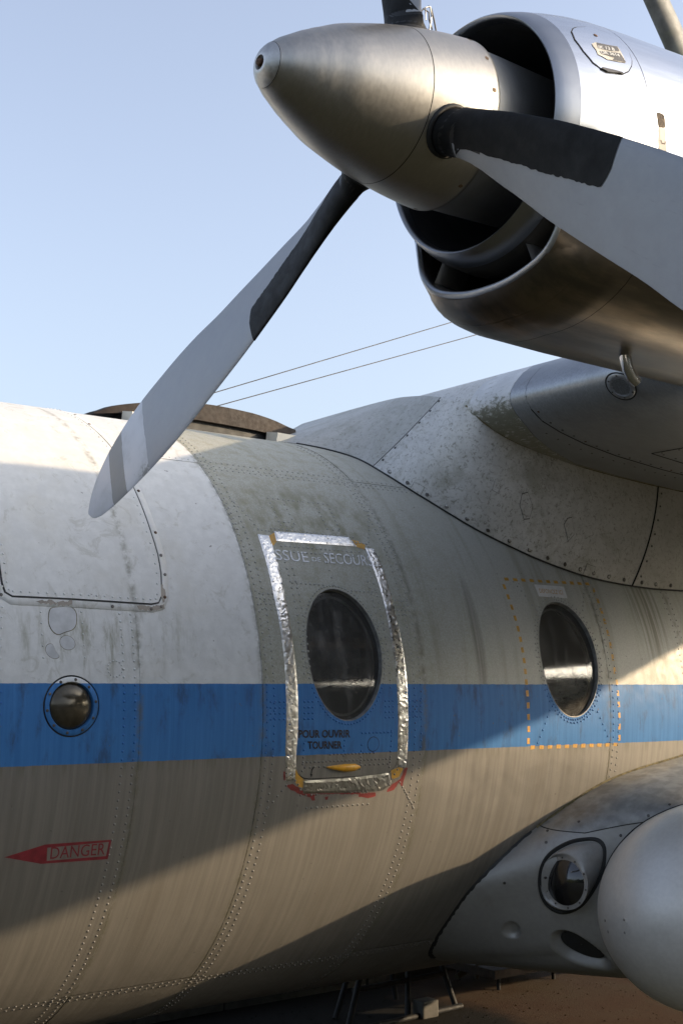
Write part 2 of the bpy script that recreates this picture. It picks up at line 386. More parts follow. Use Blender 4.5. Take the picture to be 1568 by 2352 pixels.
def dens(loop, step, closed=True):
    o = []; n = len(loop)
    for i in range(n if closed else n - 1):
        a = loop[i]; b = loop[(i + 1) % n]; L = math.dist(a, b); k = max(1, int(L / step))
        for j in range(k): o.append((a[0] + (b[0] - a[0]) * j / k, a[1] + (b[1] - a[1]) * j / k))
    if not closed: o.append(loop[-1])
    return o
def sheet(name, outer, mapf, mat, parent=None, holes=(), step=(.09, .035), nrm=None, edge=None, disp=None):
    """flat pattern (u,v) cut along loops, triangulated and rolled on to the surface mapf(u,v)"""
    pts = []; edges = []
    for lp in [outer, *holes]:
        b = len(pts); pts += lp; edges += [(b + i, b + (i + 1) % len(lp)) for i in range(len(lp))]
    us = [p[0] for p in outer]; vs = [p[1] for p in outer]
    nb = len(pts); u = min(us) + step[0] * .5; row = 0
    while u < max(us):
        v = min(vs) + step[1] * .5
        while v < max(vs):
            p = (u, v + (step[1] * .25 if row % 2 else 0))
            if inside(p, outer) and not any(inside(p, h) for h in holes): pts.append(p)
            v += step[1]
        u += step[0]; row += 1
    r = delaunay_2d_cdt([Vector(p) for p in pts], edges, [], 0, 1e-6)
    V2 = [(p.x, p.y) for p in r[0]]; F = []
    for f in r[2]:
        c = (sum(V2[i][0] for i in f) / 3, sum(V2[i][1] for i in f) / 3)
        if inside(c, outer) and not any(inside(c, h) for h in holes): F.append(tuple(f))
    V3 = [mapf(*p) if disp is None else mapf(*p, disp(*p)) for p in V2]
    if F and nrm:                                # consistent orientation: outward
        w = 0.0
        for f in F:
            a, b, c = (Vector(V3[i]) for i in f); w += (b - a).cross(c - a).dot(Vector(nrm(*V2[f[0]])))
        if w < 0: F = [f[::-1] for f in F]
    nv = [nrm(*p) for p in V2] if (nrm and disp is None) else None
    if edge:                                     # turned-in rim, gives the sheet a thickness
        base = len(V3); loops = [outer, *holes]; idx = {}
        for lp in loops:
            b = len(V3)
            for p in lp: V3.append(mapf(p[0], p[1], -edge)); (nv.append(nrm(*p)) if nv else None)
            lut = {}
            for i, p in enumerate(V2): lut[(round(p[0], 5), round(p[1], 5))] = i
            n_ = len(lp)
            ids = [lut.get((round(p[0], 5), round(p[1], 5))) for p in lp]
            for i in range(n_):
                j = (i + 1) % n_
                if ids[i] is not None and ids[j] is not None: F.append((ids[i], ids[j], b + j, b + i))
    return mk(name, V3, F, mat, parent, True, nv)
hn = lambda x, th: (0.0, -cos(th), sin(th))
def hull_sheet(name, loop_xt, h, mat, parent=None, holes=(), step=(.09, .035), edge=None, disp=None):
    if disp: mp = lambda x, t, e=0: hull(x, t, h + e)
    else: mp = lambda x, t, e=0: hull(x, t, h + e)
    return sheet(name, loop_xt, mp, mat, parent, holes, step, hn, edge, disp)
def fpoly(pts, conv=None, step=.03):             # survey polygon -> (x, angle) loop
    q = [fu(*(conv(*p) if conv else p)) for p in pts]
    return dens(q, step)
def rounded(loop, k=3):                          # soften the corners of a closed loop
    for _ in range(k): loop = [tuple(loop[i - 1][j] * .25 + loop[i][j] * .5 + loop[(i + 1) % len(loop)][j] * .25 for j in (0, 1)) for i in range(len(loop))]
    return loop
def ell(cx, ct, rx, rt, n=48, k=0.0): return [(cx + rx * cos(2 * pi * i / n) + k * rt * sin(2 * pi * i / n), ct + rt * sin(2 * pi * i / n)) for i in range(n)]
def rrect(x0, x1, t0, t1, rx, rt, n=6):
    o = []
    for (cx, ct, a0) in ((x1 - rx, t1 - rt, 0), (x0 + rx, t1 - rt, pi / 2), (x0 + rx, t0 + rt, pi), (x1 - rx, t0 + rt, 1.5 * pi)):
        for i in range(n + 1): a = a0 + i * pi / 2 / n; o.append((cx + rx * cos(a), ct + rt * sin(a)))
    return o
def tube(name, pts, r, mat, parent=None, seg=8, cap=True):
    pts = [Vector(p) for p in pts]; vs = []; fs = []; n = len(pts)
    up = Vector((.13, .21, .97))
    for i, p in enumerate(pts):
        d = (pts[min(i + 1, n - 1)] - pts[max(i - 1, 0)]).normalized()
        a = d.cross(up).normalized(); b = d.cross(a)
        rr = r[i] if isinstance(r, (list, tuple)) else r
        for k in range(seg): t = 2 * pi * k / seg; vs.append(tuple(p + (a * cos(t) + b * sin(t)) * rr))
    for i in range(n - 1):
        for k in range(seg): k2 = (k + 1) % seg; fs.append((i * seg + k, i * seg + k2, (i + 1) * seg + k2, (i + 1) * seg + k))
    if cap: fs.append(tuple(range(seg))[::-1]); fs.append(tuple(range((n - 1) * seg, n * seg)))
    return mk(name, vs, fs, mat, parent, angle=50)
def grid(name, rows, mat, parent=None, close=False, caps=False, angle=60):
    vs = [tuple(p) for r in rows for p in r]; n = len(rows[0]); fs = []
    for i in range(len(rows) - 1):
        for k in range(n if close else n - 1):
            k2 = (k + 1) % n; fs.append((i * n + k, i * n + k2, (i + 1) * n + k2, (i + 1) * n + k))
    if caps: fs.append(tuple(range(n))[::-1]); fs.append(tuple(range((len(rows) - 1) * n, len(rows) * n)))
    return mk(name, vs, fs, mat, parent, angle=angle)
def box(name, c, s, mat, parent=None, rot=None, bev=.004):
    bm = bmesh.new(); bmesh.ops.create_cube(bm, size=1.0, matrix=Matrix.Diagonal((*s, 1)))
    bmesh.ops.bevel(bm, geom=bm.edges[:], offset=min(bev, min(s) * .2), segments=2, affect='EDGES', profile=.6)
    T = Matrix.Translation(c) @ (rot.to_matrix().to_4x4() if rot else Matrix())
    bmesh.ops.transform(bm, matrix=T, verts=bm.verts); me = bpy.data.meshes.new(name); bm.to_mesh(me); bm.free()
    return link(name, me, mat, parent)
def lerp(tab, x):
    if x <= tab[0][0]: return tab[0][1]
    for (a, b), (c, d) in zip(tab[:-1], tab[1:]):
        if x <= c: return b + (d - b) * (x - a) / (c - a)
    return tab[-1][1]
def poly_at(line, s):                            # smooth (Catmull-Rom) through keyed tuples (s, v1, v2 ..)
    ks = [q[0] for q in line]; n = len(line)
    if s <= ks[0]: return line[0][1:]
    if s >= ks[-1]: return line[-1][1:]
    i = max(j for j in range(n - 1) if ks[j] <= s); t = (s - ks[i]) / (ks[i + 1] - ks[i])
    p0 = line[max(i - 1, 0)][1:]; p1 = line[i][1:]; p2 = line[i + 1][1:]; p3 = line[min(i + 2, n - 1)][1:]
    return tuple(.5 * (2 * b + (c - a) * t + (2 * a - 5 * b + 4 * c - d) * t * t + (-a + 3 * b - 3 * c + d) * t ** 3) for a, b, c, d in zip(p0, p1, p2, p3))

# ================================================================== GROUND
NE = 60
def plane(name, x0, x1, y0, y1, z, mat):
    return mk(name, [(x0, y0, z), (x1, y0, z), (x1, y1, z), (x0, y1, z)], [(0, 1, 2, 3)], mat, None, False)
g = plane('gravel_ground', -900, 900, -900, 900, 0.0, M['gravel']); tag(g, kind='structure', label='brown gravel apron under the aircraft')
g = plane('turf_ground', -900, 900, -900, -1.15, 0.006, M['turf']); tag(g, kind='structure', label='dark trodden turf on the near side of the gravel')
g = plane('turf_ground', -900, 900, 1.36, 900, 0.006, M['turf']); tag(g, kind='structure', label='dark turf beyond the kerb')
kerb = empty('kerb', (4.5, 1.3, 0)); tag(kerb, kind='structure', label='pale concrete kerb between the gravel and the turf')
xk = -4.0
while xk < 16:
    L = 1.0; b = box('kerb_stone', (xk - 4.5 + L / 2, random.uniform(-.004, .004), .05), (L - .012, .12, .12 + random.uniform(-.004, .004)), M['concrete'], kerb, None, .012)
    xk += L
def grass_patch():
    vs = []; fs = []; rnd = random.Random(3)
    for i in range(9000):
        x = rnd.uniform(2.0, 11.0); y = 1.38 + rnd.random() ** 1.6 * 4.5; h = rnd.uniform(.03, .10); a = rnd.uniform(0, 6.28)
        dx, dy = cos(a) * .005, sin(a) * .005; lx, ly = rnd.uniform(-.04, .04), rnd.uniform(-.04, .04); b = len(vs)
        vs += [(x - dx, y - dy, .005), (x + dx, y + dy, .005), (x + lx * .5 + dx * .6, y + ly * .5 + dy * .6, h * .6), (x + lx, y + ly, h)]
        fs += [(b, b + 1, b + 2), (b, b + 2, b + 3)]
    return mk('grass', vs, fs, M['grass'], None, False)
tag(grass_patch(), kind='stuff', label='short dark grass beyond the kerb', category='grass')
def stones():
    vs = []; fs = []; rnd = random.Random(5)
    for i in range(2500):
        x = rnd.uniform(3.0, 10.0); y = rnd.uniform(-3.0, 1.2); s = rnd.uniform(.003, .008); b = len(vs)
        for (a, e, c) in ((1, 0, 0), (0, 1, 0), (-1, 0, 0), (0, -1, 0), (0, 0, .8)):
            vs.append((x + a * s * rnd.uniform(.7, 1.3), y + e * s * rnd.uniform(.7, 1.3), .001 + c * s))
        fs += [(b, b + 1, b + 4), (b + 1, b + 2, b + 4), (b + 2, b + 3, b + 4), (b + 3, b, b + 4)]
    return mk('gravel', vs, fs, M['gravel'], None, False)
tag(stones(), kind='stuff', label='loose small stones on the brown ground', category='gravel')

def added_woodland():                                  # unseen belt of trees, added to darken what metal and panes mirror
    rnd = random.Random(21); vs = []; fs = []; n = 260; rows = []
    for j, (dr, hh) in enumerate(((0, 0.0), (-1.5, .35), (0, .7), (3, 1.0), (8, .8), (10, 0))):
        r = []
        for i in range(n):
            a = 2 * pi * i / n; H = 13.2 + 1.2 * sin(a * 7) + 1.2 * sin(a * 19 + 1) + rnd.uniform(-1.0, 1.0)
            D = 78 + dr + 5 * sin(a * 5 + 2) + rnd.uniform(-.8, .8)
            r.append((4 + D * cos(a), -2 + D * sin(a), hh * H + (rnd.uniform(-.4, .4) if hh else -.2)))
        rows.append(r)
    for r in rows: vs += r
    for j in range(len(rows) - 1):
        for i in range(n): i2 = (i + 1) % n; fs.append((j * n + i, (j + 1) * n + i, (j + 1) * n + i2, j * n + i2))
    for i in range(26000):
        a = rnd.uniform(0, 2 * pi); H = 13.2 + 1.2 * sin(a * 7) + 1.2 * sin(a * 19 + 1); D = 77 + 5 * sin(a * 5 + 2) + rnd.uniform(-1.5, 3)
        c = Vector((4 + D * cos(a), -2 + D * sin(a), rnd.uniform(.3, H + .9))); k = len(vs)
        for _ in range(3): vs.append(tuple(c + Vector([rnd.gauss(0, .38) for _ in range(3)])))
        fs.append((k, k + 1, k + 2))
    return mk('added_woodland', vs, fs, M['leaf'], None, False)
tag(added_woodland(), kind='stuff', label='unseen belt of trees added to darken the reflections')

# ================================================================== AIRCRAFT
AC = empty('aircraft', (0, 0, 0))
tag(AC, label='weathered high-wing twin turboprop airliner, white and grey with a blue band, parked on brown gravel', category='aircraft')

# ---- fuselage
XR = [-3.2, -2.0, -.9, .1, .85, 1.585, 2.08, 2.56, 3.307, 4.366, 4.90, 5.9, 6.9, 7.9, 9.0]
TB = [-.880, .889, 2.2526, 4.0306, 2 * pi - .880]
DX0, DX1, DT0, DT1 = 2.690, 3.190, -.186, .560          # escape door opening
DR = (.085, .075)
W1 = (2.9353, .1852, .1727, .2031); W2 = (4.1362, .1829, .1735, .2042)   # windows: x, angle, half width, half angle
WK = -.012
LT = (1.838, .033)                                       # round lamp
door_hole = dens(rrect(DX0, DX1, DT0, DT1, *DR), .03)
def e2(w, k=1.0, add=0.0, n=56): return ell(w[0], w[1], w[2] * k + add, w[3] * k + add / R, n)
FUS = None
# inner hull: dark liner that also closes the joints from behind
rows = []
for x in [XR[0] + .02, XR[-1]]:
    rows.append([hull(x, 2 * pi * k / 96, -.22) for k in range(96)])
FUS = grid('fuselage', rows, M['cabin'], AC, close=True)
tag(FUS, label='round fuselage hull of riveted skin panels')
for xr in XR[1:-1]:                                      # frames behind each joint
    grid('frame', [[hull(x, 2 * pi * k / 96, -.0025) for k in range(97)] for x in (xr - .012, xr + .012)], M['dark'], FUS)
for tb in TB[:4]:
    grid('stringer', [[hull(x, tb + d, -.0025) for d in (-.01, .01)] for x in (XR[0], XR[-1])], M['dark'], FUS)
G = .0006
for i in range(len(XR) - 1):
    for j in range(4):
        x0, x1 = XR[i] + G, XR[i + 1] - G; t0, t1 = TB[j] + G, TB[j + 1] - G
        if i == 5 and j == 0:   holes = [ell(LT[0], LT[1], .0965, .079)]
        elif i == 7 and j == 0: holes = [door_hole]
        elif i == 8 and j == 0: holes = [e2(W2)]
        else: holes = []
        far = (x1 < 1.2 or x0 > 5.5 or j in (2,))
        hull_sheet('skin_panel', dens([(x0, t0), (x1, t0), (x1, t1), (x0, t1)], .045), (.0008 if (i + j) % 2 else 0.0), M['hull'], FUS, holes, (.12, .05) if far else (.09, .035), edge=.004)
# nose and tail
def cone(name, tab, mat, parent):
    rows = [[X3(x, -r * cos(2 * pi * k / 64), zc + r * sin(2 * pi * k / 64)) for k in range(64)] for x, r, zc in tab]
    return grid(name, rows, mat, parent, close=True, caps=True)
cone('nose', [(-3.2, R, 0), (-3.8, 1.19, -.01), (-4.4, 1.08, -.05), (-5.0, .88, -.12), (-5.5, .62, -.2), (-5.9, .32, -.28), (-6.05, .05, -.32)], M['hull'], FUS)
cone('tail_cone', [(9.0, R, 0), (10, 1.14, .06), (11, .95, .22), (12, .70, .42), (13, .42, .62), (13.8, .16, .78), (14, .03, .8)], M['hull'], FUS)
def foil(name, spine, mat, parent, tk=.12, vertical=False):      # simple tapered aerofoil body
    rows = []
    for (x0, c, p, q) in spine:                                 # leading edge x, chord, span, height
        r = []
        for k in range(24):
            a = 2 * pi * k / 24; s = .5 - .5 * cos(a); u = x0 + c * s
            t = tk * c * (2.97 * sqrt(max(s, 0)) - 1.26 * s - 3.516 * s * s + 2.843 * s ** 3 - 1.036 * s ** 4) * .5 * (1 if a < pi else -1)
            r.append((u, p + t, q) if vertical else (u, p, q + t))
        rows.append(r)
    return grid(name, rows, mat, parent, close=True, caps=True)
foil('tail_fin', [(10.4, 3.2, 0, AX + 1.0), (12.1, 2.0, 0, AX + 3.6), (12.7, 1.5, 0, AX + 4.6)], M['hull'], AC, .10, True)
foil('tailplane', [(12.2, 1.1, -3.6, AX + 1.6), (11.6, 1.9, 0, AX + 1.5), (12.2, 1.1, 3.6, AX + 1.6)], M['wing'], AC, .10)

# ---- escape door
door = hull_sheet('escape_door', dens(rrect(DX0 + .004, DX1 - .004, DT0 + .003, DT1 - .003, DR[0] - .003, DR[1] - .003), .03), .0005, M['hull'], AC, [e2(W1)], (.05, .03), edge=.006)
tag(door, label='oval-windowed emergency exit door edged with silver foil tape')
grid('door_frame', [[hull(p[0] + (p[0] - 2.94) * q, p[1] + (p[1] - .187) * q, -.006) for p in door_hole + door_hole[:1]] for q in (-.06, .06)], M['dark'], AC)
def window(w, parent, nm='window'):
    pane = hull_sheet(nm, e2(w, 1.0, .006), -.016, M['glass'], parent, (), (.04, .03))
    n = 56; prof = [(0.0008, .0012), (.0, .0015), (-.0018, .001), (-.0024, -.004), (-.003, -.018)]
    rows = []
    for a, h in prof:
        lp = e2(w, 1.0, a, n); rows.append([hull(p[0], p[1], h) for p in lp])
    grid('window_frame', rows, M['frame'], pane, close=True)
    # cabin recess round the pane
    lp0 = e2(w, 1.0, .004, n); lp1 = e2(w, 1.04, .03, n)
    grid('reveal', [[hull(p[0], p[1], -.02) for p in lp0], [hull(p[0], p[1], -.10) for p in lp1]], M['curtain'], pane, close=True)
    lp = e2(w, .90, 0, n); lpb = e2(w, .94, 0, n)
    grid('inner_gasket', [[hull(p[0], p[1], -.034) for p in lp], [hull(p[0], p[1], -.034) for p in lpb], [hull(p[0], p[1], -.05) for p in lpb]], M['mast'], pane, close=True)
    return pane
wa = window(W1, door, 'window'); wb = window(W2, FUS, 'window')
tag(wb, label='oval window framed by yellow dashes')
# blanket and tray seen through the panes
def crumple(name, x0, x1, t0, t1, h, amp, mat, parent, nx=26, nt=14, seed=1):
    rnd = random.Random(seed); gz = {}
    rows = []
    for i in range(nx + 1):
        r = []
        for j in range(nt + 1):
            x = x0 + (x1 - x0) * i / nx; t = t0 + (t1 - t0) * j / nt
            r.append(hull(x, t + (sin(i * .9 + seed) * .006 if j in (0, nt) else 0), h + rnd.uniform(-amp, amp)))
        rows.append(r)
    return grid(name, rows, mat, parent, angle=20)
crumple('foil_blanket', 3.95, 4.36, .045, .125, -.085, .012, M['foilin'], wb)
crumple('curtain', 3.9, 4.40, -.05, .045, -.12, .01, M['curtain'], wb, seed=4)
crumple('window_tray', 2.74, 3.16, .088, .108, -.07, .006, M['foilin'], wa, 20, 4, seed=6)
crumple('curtain', 2.72, 3.18, .12, .42, -.14, .008, M['curtain'], wa, 26, 16, seed=9)

# ---- rivets: real domes, gathered by the sheet they hold
RV = {'v': [], 'f': [], 'n': []}
def rivet(x, th, r=.0047, h=.0026, off=.0008, mapn=None):
    if mapn: P, nn = mapn(x, th)
    else: P = Vector(hull(x, th, off)); nn = Vector(hn(x, th))
    a = nn.cross(Vector((1, 0, 0.001))).normalized(); b = nn.cross(a); base = len(RV['v'])
    for (rr, hh) in ((1.0, 0.0), (.72, .75)):
        for k in range(6):
            t = pi / 3 * k; RV['v'].append(tuple(P + (a * cos(t) + b * sin(t)) * r * rr + nn * h * hh))
    RV['v'].append(tuple(P + nn * h)); c = base + 12
    for k in range(6):
        k2 = (k + 1) % 6; RV['f'] += [(base + k, base + k2, base + 6 + k2, base + 6 + k), (base + 6 + k, base + 6 + k2, c)]
def flush_rivets(name, parent, mat=None):
    o = mk(name, list(RV['v']), list(RV['f']), mat or M['rivet'], parent); tag(o, kind='stuff'); RV['v'].clear(); RV['f'].clear(); return o
def jit(a=.0006): return random.uniform(-a, a)
def col(x, t0, t1, step=.026, **k):
    n = max(1, int(abs(t1 - t0) * R / step)); 
    for i in range(n + 1): rivet(x + jit(), t0 + (t1 - t0) * i / n + jit(), **k)
def row(x0, x1, t, step=.026, t1=None, **k):
    n = max(1, int(abs(x1 - x0) / step))
    for i in range(n + 1): rivet(x0 + (x1 - x0) * i / n + jit(), t + ((t1 - t) * i / n if t1 is not None else 0) + jit(), **k)
def seg(p, q, step=.024, conv=c5, **k):
    a = fu(*conv(*p)); b = fu(*conv(*q)); L = math.dist((a[0], a[1] * R), (b[0], b[1] * R)); n = max(1, round(L / step))
    for i in range(n + 1): rivet(a[0] + (b[0] - a[0]) * i / n + jit(), a[1] + (b[1] - a[1]) * i / n + jit(), **k)
def ring(w, add, n, skip=None):
    for i in range(n):
        a = 2 * pi * i / n; rivet(w[0] + (w[2] + add) * cos(a), w[1] + (w[3] + add / R) * sin(a))
T = 1.35
col(2.08 - .018, -T, .30); col(2.08 - .058, -T, .30)                    # aft edge of the forward sheet
col(2.56 + .018, -1.3, T, .026)                                        # door bay, forward frame
n_ = int(2.65 * R / .026)
for i in range(n_): rivet(2.56 + .048, -1.3 + 2.65 * (i + .5) / n_)
col(3.307 - .020, -1.3, T)
n_ = int(2.2 * R / .026)
for i in range(n_): rivet(3.307 - .052, -1.0 + 2.2 * (i + .5) / n_)
col(4.366 + .018, -.3, .55, .028); col(4.366 + .048, -.26, .55, .028)
col(4.90 - .02, -.35, .5, .028); col(4.90 + .02, -.35, .5, .028); col(1.585 + .02, -T, .32, .034); col(1.585 - .02, -T, .3, .034)
for (xa, xb) in ((.4, 2.07), (2.09, 2.55), (2.57, 3.30), (3.32, 4.9)):
    row(xa, xb, -.880 - .012); row(xa, xb, -.880 - .030)
    row(xa, xb, .889 + .013) if xa > 2 else None
    row(xa, xb, .889 - .013) if xa > 2.2 else None
    row(xa, xb, .889 - .030) if xa > 2.5 else None
flush_rivets('riveting', FUS)
# around the windows and on the door bay
ring(W2, .010, 82); ring(W2, .023, 60)
seg((450, 905), (600, 1090), conv=c6); seg((915, 905), (905, 1090), conv=c6)
seg((610, 1965), (690, 1750), .03, c6); seg((985, 1720), (1085, 1960), .03, c6)
seg((945, 880), (1015, 1100), .03, c6)
flush_rivets('riveting', FUS)
# stiffener rows over the door
seg((400, 62), (795, 105)); seg((415, 95), (470, 215)); seg((510, 105), (575, 235)); seg((725, 130), (790, 265)); seg((808, 135), (870, 265))
seg((470, 215), (570, 228)); seg((485, 240), (560, 250)); seg((790, 265), (865, 278))
seg((150, 65), (335, 265)); seg((100, 75), (200, 300)); seg((335, 270), (1050, 365), .017); seg((420, 262), (960, 320), .018)
seg((975, 30), (1065, 175)); seg((1062, 150), (1062, 380)); seg((1150, 250), (1240, 440)); seg((1110, 270), (1200, 450))
for (a, b) in ((DT0 - .028, DT1 + .02),):
    row(DX0 + .05, DX1 - .04, a, .022)
    col(DX0 - .018, a + .05, b - .03, .021); col(DX1 + .020, a + .05, b - .06, .021)
    for k in range(4): rivet(DX0 + .01 + k * .014, a + .04 - k * .012); rivet(DX1 - .01 - k * .012, a + .045 - k * .014)
for t in (.31, -.01):                                                   # 4 x 4 lug plates either side
    for i in range(4):
        for k in range(4):
            rivet(DX0 - .040 - i * .019, t + k * .0165); rivet(DX1 + .036 + i * .019, t + k * .0165)
row(2.745, 2.815, DT0 - .045, .018); row(2.97, 3.045, DT0 - .045, .018); row(2.78, 3.06, DT0 - .085, .022)
seg((520, 1960), (370, 2145)); seg((1270, 1940), (1355, 2100)); seg((1300, 1990), (1350, 2080))
flush_rivets('riveting', FUS)
# on the door itself
ring(W1, .012, 84)
row(DX0 + .06, DX1 - .07, DT1 - .030, .020); row(DX0 + .09, DX1 - .09, DT1 - .050, .020); row(DX0 + .06, DX0 + .20, .40, .020); row(DX1 - .17, DX1 - .05, .385, .020)
col(DX0 + .052, .12, .47, .026); col(DX0 + .078, .12, .45, .026); col(DX1 - .052, .08, .46, .026); col(DX1 - .078, .12, .42, .026); col(2.94, .40, .48, .026)
for i in range(4):
    for k in range(3):
        rivet(DX0 + .048 + k * .018, -.01 + i * .0165); rivet(DX1 - .044 - k * .018, -.01 + i * .0165)
row(DX0 + .05, DX1 - .05, -.135, .017); row(DX0 + .06, DX1 - .06, -.150, .02); row(2.86, 3.06, -.115, .016); row(3.0, 3.14, -.055, .016); col(2.92, -.12, -.06, .016); col(3.0, -.16, -.09, .02)
col(DX0 + .05, -.16, -.08, .02); col(DX1 - .05, -.16, -.05, .018)
flush_rivets('riveting', door)

# ---- foil tape
def tape(name, left, right, mat, parent, seed, nw=6, conv=c5):
    rnd = random.Random(seed); rows = []
    A = dens([fu(*conv(*p)) for p in left], 1e9, False); B = [fu(*conv(*p)) for p in right]
    n = int(max(16, math.dist((A[0][0], A[0][1] * R), (A[-1][0], A[-1][1] * R)) / .0075))
    steep = abs(A[-1][1] - A[0][1]) > abs(A[-1][0] - A[0][0])
    def at(L, s):
        d = [0]
        for a, b in zip(L[:-1], L[1:]): d.append(d[-1] + math.dist((a[0], a[1] * R), (b[0], b[1] * R)))
        q = s * d[-1]; i = max(j for j in range(len(L) - 1) if d[j] <= q + 1e-9); t = (q - d[i]) / (d[i + 1] - d[i])
        return (L[i][0] + (L[i + 1][0] - L[i][0]) * t, L[i][1] + (L[i + 1][1] - L[i][1]) * t)
    for i in range(n + 1):
        a = at(A, i / n); b = at(B, i / n); w = rnd.uniform(-.0012, .0012); r = []
        for k in range(nw + 1):
            f = k / nw; ed = (k in (0, nw)) or i in (0, n)
            ju = 0 if i in (0, n) else rnd.uniform(-.0026, .0026); jv = 0 if k in (0, nw) else rnd.uniform(-.0016, .0016)
            r.append(hull(a[0] + (b[0] - a[0]) * f + (w if ed else 0) + (jv if steep else ju), a[1] + (b[1] - a[1]) * f + (ju if steep else jv) / R, .0014 if ed else .0031 + rnd.uniform(-.0008, .0009)))
        rows.append(r)
    vs = [p for r in rows for p in r]; fs = []; q = nw + 1
    for i in range(n):
        for k in range(nw):
            a, b, c, d = i * q + k, i * q + k + 1, (i + 1) * q + k + 1, (i + 1) * q + k
            fs += [(a, b, c), (a, c, d)] if rnd.random() < .5 else [(a, b, d), (b, c, d)]
    return mk(name, vs, fs, mat, parent, angle=7)
Lo = [(330, 300), (385, 480), (440, 720), (480, 930), (505, 1130), (518, 1400), (515, 1700), (513, 1930)]
Li = [(405, 310), (450, 440), (520, 750), (555, 950), (580, 1150), (597, 1400), (597, 1600), (586, 1760), (575, 1925)]
tag(tape('foil_tape', Lo, Li, M['tape'], door, 1), label='long crumpled foil tape down the forward edge of the door')
Ri = [(1040, 390), (1100, 540), (1170, 770), (1215, 1020), (1240, 1160), (1255, 1400), (1258, 1600), (1248, 1838)]
Ro = [(1100, 398), (1170, 560), (1240, 820), (1290, 1050), (1315, 1250), (1325, 1500), (1322, 1700), (1310, 1840)]
tag(tape('foil_tape', Ri, Ro, M['tape'], door, 2), label='long crumpled foil tape down the aft edge of the door')
tag(tape('foil_tape', [(440, 280), (930, 320)], [(455, 345), (985, 382)], M['tape'], door, 3), label='short smooth foil tape along the top of the door')
tag(tape('foil_tape', [(633, 1930), (900, 1915), (1195, 1878)], [(632, 2015), (900, 2010), (1150, 1998), (1218, 1945)], M['tapelow'], door, 4), label='wrinkled dull foil tape along the bottom of the door')
# ochre corners and red primer
for pts in ([(405, 312), (440, 290), (460, 345), (435, 378), (415, 350)], [(940, 335), (990, 345), (1042, 372), (1036, 402), (985, 384)],
            [(583, 1850), (600, 1890), (645, 1930), (630, 1978), (600, 1968), (578, 1935)], [(1212, 1862), (1262, 1840), (1292, 1850), (1262, 1905), (1215, 1922)]):
    hull_sheet('corner_plate', fpoly(pts, c5, .01), .0012, M['yellow'], door, (), (.03, .02))
def ragged(loop, a, seed):
    r = random.Random(seed); return [(p[0] + r.uniform(-a, a), p[1] + r.uniform(-a, a)) for p in dens(loop, .006)]
redp = [(503, 1880), (516, 1945), (560, 1940), (600, 1980), (632, 2010), (800, 2022), (1000, 2018), (1150, 2004), (1220, 1955), (1270, 1930), (1310, 1870), (1322, 1835), (1300, 1830), (1262, 1905), (1216, 1950),
        (1150, 1990), (640, 2005), (575, 1950), (560, 1925), (520, 1930)]
red2 = [[(515, 1960), (560, 1950), (640, 2005), (720, 2025), (690, 2045), (610, 2020), (540, 1985)], [(1000, 2015), (1110, 2005), (1112, 2030), (1060, 2045), (1000, 2035)],
        [(1225, 1950), (1275, 1915), (1300, 1850), (1325, 1840), (1300, 1910), (1285, 1970), (1262, 1945), (1230, 1990), (1180, 2005), (1190, 1985)], [(680, 2040), (705, 2030), (712, 2058), (690, 2062)], [(775, 2035), (798, 2032), (792, 2055), (778, 2056)],
        [(700, 2018), (1010, 2018), (1010, 2008), (700, 2008)], [(500, 1870), (514, 1870), (514, 1930), (502, 1925)]]
for i, pts in enumerate(red2):
    hull_sheet('red_primer', ragged([fu(*c5(*p)) for p in pts], .0014, i), .0014, M['red'], FUS, (), (.03, .02))

# ---- lettering, wrapped on the surface it is painted on
def text(name, s, O, Rt, Up, mapf, mat, parent, bold=0.0, spacing=1.0):
    cu = bpy.data.curves.new(name, 'FONT'); cu.body = s; cu.size = 1; cu.resolution_u = 3; cu.offset = bold; cu.space_character = spacing
    ob = bpy.data.objects.new('tmp', cu); sc.collection.objects.link(ob)
    me = bpy.data.meshes.new_from_object(ob.evaluated_get(bpy.context.evaluated_depsgraph_get()))
    bpy.data.objects.remove(ob); bpy.data.curves.remove(cu)
    bm = bmesh.new(); bm.from_mesh(me); bmesh.ops.triangulate(bm, faces=bm.faces)
    xs = [v.co.x for v in bm.verts]; ys = [v.co.y for v in bm.verts]; x0, x1, y0, y1 = min(xs), max(xs), min(ys), max(ys)
    for v in bm.verts:
        a = (v.co.x - x0) / (x1 - x0); b = (v.co.y - y0) / (y1 - y0)
        v.co = mapf(O[0] + a * (Rt[0] - O[0]) + b * (Up[0] - O[0]), O[1] + a * (Rt[1] - O[1]) + b * (Up[1] - O[1]))
    bm.to_mesh(me); bm.free(); me.name = name
    return link(name, me, mat, parent)
hm = lambda h: (lambda x, t: hull(x, t, h))
def htext(name, s, o, r, u, conv, mat, parent, h=.0022, **k): return text(name, s, fu(*conv(*o)), fu(*conv(*r)), fu(*conv(*u)), hm(h), mat, parent, **k)
htext('lettering', 'SSUE', (455, 470), (672, 488), (440, 400), c5, M['letter'], door, bold=.0)
htext('lettering', 'DE', (692, 480), (748, 484), (688, 452), c5, M['letter'], door)
htext('lettering', 'SECOURS', (775, 492), (1092, 512), (762, 422), c5, M['letter'], door)
htext('lettering', 'POUR OUVRIR', (600, 1648), (942, 1645), (600, 1594), c5, M['black'], door, bold=.028)
htext('lettering', 'TOURNER', (661, 1721), (887, 1718), (660, 1669), c5, M['black'], door, bold=.028)
# placard
hull_sheet('placard', fpoly([(587, 922), (780, 937), (803, 1012), (618, 1000)], c6, .02), .0022, M['white'], FUS, (), (.03, .02), edge=.002)
htext('lettering', 'DEFONCEZ ICI', (622, 978), (775, 990), (615, 950), c6, M['yellow'], FUS, h=.003)
